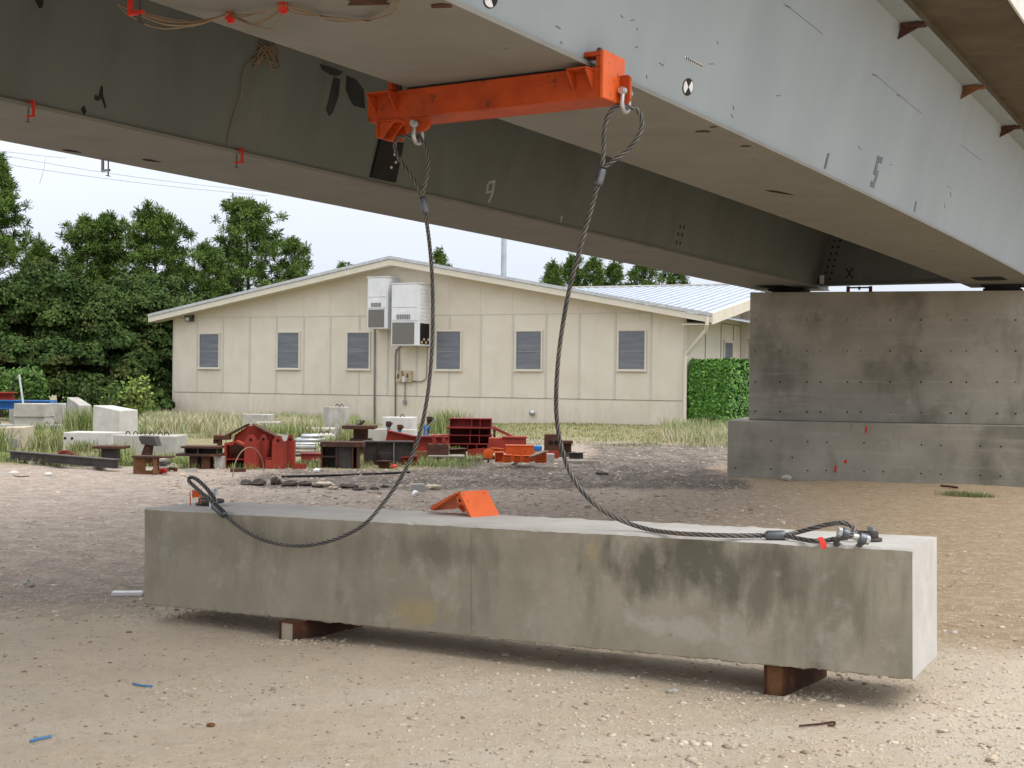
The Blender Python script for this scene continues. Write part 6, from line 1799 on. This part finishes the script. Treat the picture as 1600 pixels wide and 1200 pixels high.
rock(9, 1490, 990, 11, 8, 'pale stone to the right of the beam end', 'conclight')
rock(10, 508, 760, 30, 10, 'crumbled whitish lump on the dark soil strip', 'stone')
g, k = spot(652, 767)
mb = MB(); mb.box(-12 * k, 12 * k, -.06, .12, -.01, 11 * k, Matrix.Rotation(.15, 4, 'Z'))
tag(mb.build('brick', K['conc'], loc=g, bevel=.015), 'grey concrete brick lying on the dark soil', 'brick')
r0 = random.Random(4)
for i, (px, py, w, h) in enumerate(((385, 758, 22, 8), (405, 759, 24, 11), (430, 758, 20, 12), (452, 760, 26, 9), (478, 760, 22, 8), (497, 762, 18, 6), (545, 762, 30, 6), (560, 766, 24, 5), (585, 765, 16, 5), (940, 742, 20, 5), (600, 762, 14, 5))):
    rock(30 + i, px, py, w, h * 1.2, 'dark clod of soil in the loose row across the dirt' if i != 9 else 'dark clod of soil lying right of the grey plank', 'clod', 'dark clods of soil', 'clod', 'soil_clod')
for i, (px, py, w, c, lab) in enumerate(((494, 737, 10, 'white', 'scrap of white paper on the ground before the rusty girder end'), (616, 731, 11, 'redtag', 'crumpled red and white wrapper in the grass below the dark girder'), (648, 773, 10, 'white', 'small white scrap in front of the grey brick'), (20, 742, 18, 'conclight', 'thin whitish slab fragment at the grass edge on the left'), (74, 744, 14, 'conclight', 'flat grey fragment at the grass edge under the joist'))):
    g, k = spot(px, py)
    mb = MB(); mb.prism([(-w / 2 * k, 0, .005), (w * .1 * k, -.06, .01), (w / 2 * k, .01, .004), (w * .3 * k, .08, .02), (-w * .2 * k, .09, .03)], (0.005, 0, .03))
    tag(mb.build('litter', K[c], loc=g), lab, 'litter')
a, b_ = GG(176, 930), GG(222, 930)
v = b_ - a; n_ = Vector((-v.y, v.x, 0)).normalized() * .045
mb = MB(); mb.prism([a - n_ + Vector((0, 0, .002)), b_ - n_ * .9 + Vector((0, 0, .002)), b_ + n_ + Vector((0, 0, .004)), a + v * .5 + n_ * .8 + Vector((0, 0, .004)), a + n_ * 1.1 + Vector((0, 0, .004))], (0, 0, .025))
tag(mb.build('white_lath', K['white'], loc=tuple(a), world=True), 'white painted lath lying at the left end of the concrete beam', 'lath')
def strip(pts, m_, r, label, name, cat):
    q = [GG(x, y) + Vector((0, 0, r + .004)) for x, y in pts]
    mb = MB(); mb.tube(smooth_path(q, .03), r, 6)
    tag(mb.build(name, K[m_], loc=tuple(q[0]), world=True), label, cat)
strip([(208, 1071), (222, 1074), (238, 1075)], 'bluepale', .006, 'blue string scrap in the sandy foreground nearer the beam', 'string', 'string')
strip([(48, 1162), (60, 1158), (80, 1154)], 'bluepale', .007, 'blue string scrap at the bottom left of the view', 'string', 'string')
strip([(1249, 1137), (1280, 1134), (1301, 1131), (1305, 1133), (1301, 1136), (1293, 1136)], 'rust', .005, 'thin rebar hook lying in the gravel below the right bearer', 'rebar_hook', 'rebar')
strip([(1470, 761), (1482, 762), (1496, 764)], 'rust', .018, 'dark stick on the dirt before the pier footing', 'stick', 'stick')
strip([(20, 744), (30, 746), (45, 745)], 'rust', .008, 'short rusty wire at the edge of the grass at the left', 'wire', 'wire')
strip([(440, 747), (520, 745), (600, 742), (640, 740)], 'black', .02, 'black hose lying along the edge of the dark soil strip', 'hose', 'hose')
strip([(1395, 1044), (1404, 1045), (1412, 1047)], 'rust', .005, 'short rusty nail by the right end of the beam shadow', 'nail', 'nail')

# ------------------------------------------------------------------ grass and gravel
def gzv(x, y):
    return np.array([gz(a, b_) + (.03 * mn.noise((a * 1.1, b_ * .9, 4)) if 15 < b_ < 40 and -15 < a < 17 else 0) for a, b_ in zip(x, y)])
def blades(name, rng, xs, ys, h, w, m_, label=None, bend=.35):
    n = len(xs)
    z = gzv(xs, ys)
    q = rng.uniform(0, 6.28, n); hh = h * rng.uniform(.45, 1.25, n)
    dx, dy = np.cos(q), np.sin(q)
    bx_, by_ = -dy * w, dx * w
    lean = bend * hh * rng.uniform(.1, 1.2, n)
    B0 = np.stack([xs - bx_, ys - by_, z - .02], 1); B1 = np.stack([xs + bx_, ys + by_, z - .02], 1)
    M0 = np.stack([xs - bx_ * .7 + dx * lean * .35, ys - by_ * .7 + dy * lean * .35, z + hh * .6], 1)
    M1 = np.stack([xs + bx_ * .7 + dx * lean * .35, ys + by_ * .7 + dy * lean * .35, z + hh * .6], 1)
    T0 = np.stack([xs - bx_ * .15 + dx * lean, ys - by_ * .15 + dy * lean, z + hh], 1)
    T1 = np.stack([xs + bx_ * .15 + dx * lean, ys + by_ * .15 + dy * lean, z + hh], 1)
    V = np.stack([B0, B1, M1, M0, T1, T0], 1).reshape(-1, 3)
    b0 = np.arange(n)[:, None] * 6
    Fq = np.concatenate([b0 + np.array([0, 1, 2, 3]), b0 + np.array([3, 2, 4, 5])])
    o = npmesh(name, V, Fq, K[m_])
    return tag(o, kind='stuff')
def scatter(rng, n, pxr, dr, clump=.0, keep=None):
    """points in a sector of the yard, thinned by clumpy noise"""
    px = rng.uniform(*pxr, n); d = np.sqrt(rng.uniform(dr[0] ** 2, dr[1] ** 2, n))
    x = (px - 800) / F * d; y = d
    if clump:
        k = np.array([mn.noise((a * .7, b_ * .7, 3.3)) + .5 * mn.noise((a * 2.3, b_ * 2.3, 8)) for a, b_ in zip(x, y)])
        ok = k + rng.uniform(-.35, .35, n) > clump
        x, y = x[ok], y[ok]
    return x, y
rng = np.random.default_rng(12)
def inside(x, y, x0, x1, y0, y1): return (x > x0) & (x < x1) & (y > y0) & (y < y1)
X1, Y1 = scatter(rng, 17000, (-40, 330), (24.3, 27.5), -.02)
X2, Y2 = scatter(rng, 8000, (-40, 260), (27.5, 38), -.05)
X3, Y3 = scatter(rng, 12000, (255, 770), (25.2, 28.5), .1)
X4, Y4 = scatter(rng, 7000, (440, 720), (27.5, 33), .1)
X5, Y5 = scatter(rng, 4000, (255, 500), (24.0, 25.4), .05)
blades('grass', rng, np.concatenate([X1, X3, X5]), np.concatenate([Y1, Y3, Y5]), .11, .006, 'grass', bend=.7)
blades('grass', rng, np.concatenate([X2, X4]), np.concatenate([Y2, Y4]), .12, .008, 'grass', bend=.8)
# weeds round the blocks
for i, (px, d, rpx, h, n) in enumerate(((76, 31, 30, .36, 1100), (84, 29.8, 18, .34, 500), (130, 28.4, 14, .26, 300), (-28, 27.5, 22, .5, 800), (128, 36, 18, .7, 700), (66, 35.5, 12, .35, 300), (560, 35, 25, .5, 500), (520, 29, 18, .38, 500), (180, 25.8, 16, .32, 300), (700, 40, 30, .6, 700), (450, 33, 60, .5, 1600), (535, 36, 40, .55, 700))):
    x = (px + rng.normal(0, rpx * .5, n) - 800) / F * d; y = d + rng.normal(0, .5, n)
    blades('weeds', rng, x, y, h, .012, 'grass', bend=.55)
X6, Y6 = scatter(rng, 30000, (225, 560), (36, 51.5), -.02)
fy = BL0.y + (X6 - BL0.x) * (e_.y / e_.x)
ok = Y6 < fy - .1
blades('dry_grass', rng, X6[ok], Y6[ok], .38, .009, 'drygrass', bend=.8)
X7, Y7 = scatter(rng, 9000, (120, 300), (36, 47), -.1)
blades('dry_grass', rng, X7, Y7, .34, .009, 'drygrass', bend=.8)
X8, Y8 = scatter(rng, 16000, (640, 1120), (34, 47), -.15)
fy = BL0.y + (X8 - BL0.x) * (e_.y / e_.x)
ok = Y8 < fy - .05
blades('grass', rng, X8[ok], Y8[ok], .06, .010, 'lawn', bend=.9)
px = rng.uniform(1035, 1175, 5500); d = rng.uniform(33, 44, 5500)
k_ = (px - 1035) / 100
ok = (d > 37.5 - k_ * 3.5 + rng.normal(0, .8, 5500)) & (d < 43.6)
blades('dry_grass', rng, ((px - 800) / F * d)[ok], d[ok], .30, .008, 'drygrass', bend=.9)
for px, py in ((1502, 775), (1530, 777), (1490, 773)):
    g = GG(px, py); n = 420
    blades('grass_tuft', rng, g.x + rng.normal(0, .11, n), g.y + rng.normal(0, .08, n), .07, .004, 'grass', bend=1.0)
# gravel: loose stones and chips over the yard
def pebbles(name, rng, x, y, s, m_, flat=.6, tint=None):
    t = (1 + 5 ** .5) / 2
    ico = np.array([(-1, t, 0), (1, t, 0), (-1, -t, 0), (1, -t, 0), (0, -1, t), (0, 1, t), (0, -1, -t), (0, 1, -t), (t, 0, -1), (t, 0, 1), (-t, 0, -1), (-t, 0, 1)]) / 1.9
    f = np.array([(0, 11, 5), (0, 5, 1), (0, 1, 7), (0, 7, 10), (0, 10, 11), (1, 5, 9), (5, 11, 4), (11, 10, 2), (10, 7, 6), (7, 1, 8), (3, 9, 4), (3, 4, 2), (3, 2, 6), (3, 6, 8), (3, 8, 9), (4, 9, 5), (2, 4, 11), (6, 2, 10), (8, 6, 7), (9, 8, 1)])
    n = len(x)
    z = gzv(x, y)
    z += np.array([(.010 * mn.noise((a * 1.3, b_ * 1.3, 7)) + .006 * mn.noise((a * 4.1, b_ * 4.1, 2))) for a, b_ in zip(x, y)])
    V = ico[None] * rng.uniform(.65, 1.3, (n, 12, 1)) * np.stack([s * rng.uniform(.7, 1.4, n), s * rng.uniform(.7, 1.4, n), s * flat * rng.uniform(.5, 1.2, n)], 1)[:, None, :]
    q = rng.uniform(0, 6.28, n); c, si = np.cos(q)[:, None], np.sin(q)[:, None]
    V = np.stack([V[..., 0] * c - V[..., 1] * si, V[..., 0] * si + V[..., 1] * c, V[..., 2]], 2)
    V += np.stack([x, y, z + s * flat * .12], 1)[:, None, :]
    F_ = (np.arange(n)[:, None, None] * 12 + f[None]).reshape(-1, 3)
    return tag(npmesh(name, V.reshape(-1, 3), F_, K[m_], k=3), kind='stuff')
def sect(n, d0, d1, p0=-60, p1=1660, power=2.0):
    px = rng.uniform(p0, p1, n); u = rng.uniform(0, 1, n)
    d = (d0 ** (1 - power) + u * (d1 ** (1 - power) - d0 ** (1 - power))) ** (1 / (1 - power))
    return (px - 800) / F * d, d
xs, ys = sect(34000, 5.4, 16, power=1.6)
dens = np.array([mn.noise((a * .9, b_ * .9, 2.2)) + .35 * (a > .3) + .25 * (a > 1.6) - .25 * (a < -.6) for a, b_ in zip(xs, ys)])
dens += .55 * np.array([mn.noise((a * 3.3, b_ * 3.3, 6.1)) for a, b_ in zip(xs, ys)])
ok = dens + rng.uniform(-.3, .3, len(xs)) > .16
xs, ys = xs[ok], ys[ok]
pebbles('gravel', rng, xs, ys, np.minimum(.0038 * rng.lognormal(0, .6, len(xs)) * 1.2, .026), 'stone', .5)
xs, ys = sect(3000, 5.4, 15, power=1.6)
pebbles('gravel', rng, xs, ys, np.minimum(.005 * rng.lognormal(0, .5, len(xs)) * 1.2, .02), 'grit')
xs, ys = sect(5000, 12, 36, 330, 1250, power=1.2)
pebbles('gravel', rng, xs, ys, np.minimum(.011 * rng.lognormal(0, .6, len(xs)), .06), 'stone', .5)
xs, ys = sect(3500, 9, 24, -60, 420, power=1.3)
pebbles('gravel', rng, xs, ys, np.minimum(.008 * rng.lognormal(0, .5, len(xs)), .04), 'stone', .5)
xs, ys = sect(4500, 12, 36, 250, 1180, power=1.2)
pebbles('gravel', rng, xs, ys, np.minimum(.016 * rng.lognormal(0, .5, len(xs)), .07), 'grit')

for px, py, n in ((470, 1004, 260), (1225, 1090, 220), (300, 962, 120)):
    g = GG(px, py)
    xs = g.x + rng.normal(0, .20, n); ys = g.y + rng.normal(.02, .07, n)
    pebbles('gravel', rng, xs, ys, np.minimum(.007 * rng.lognormal(0, .5, n), .03), 'stone', .6)
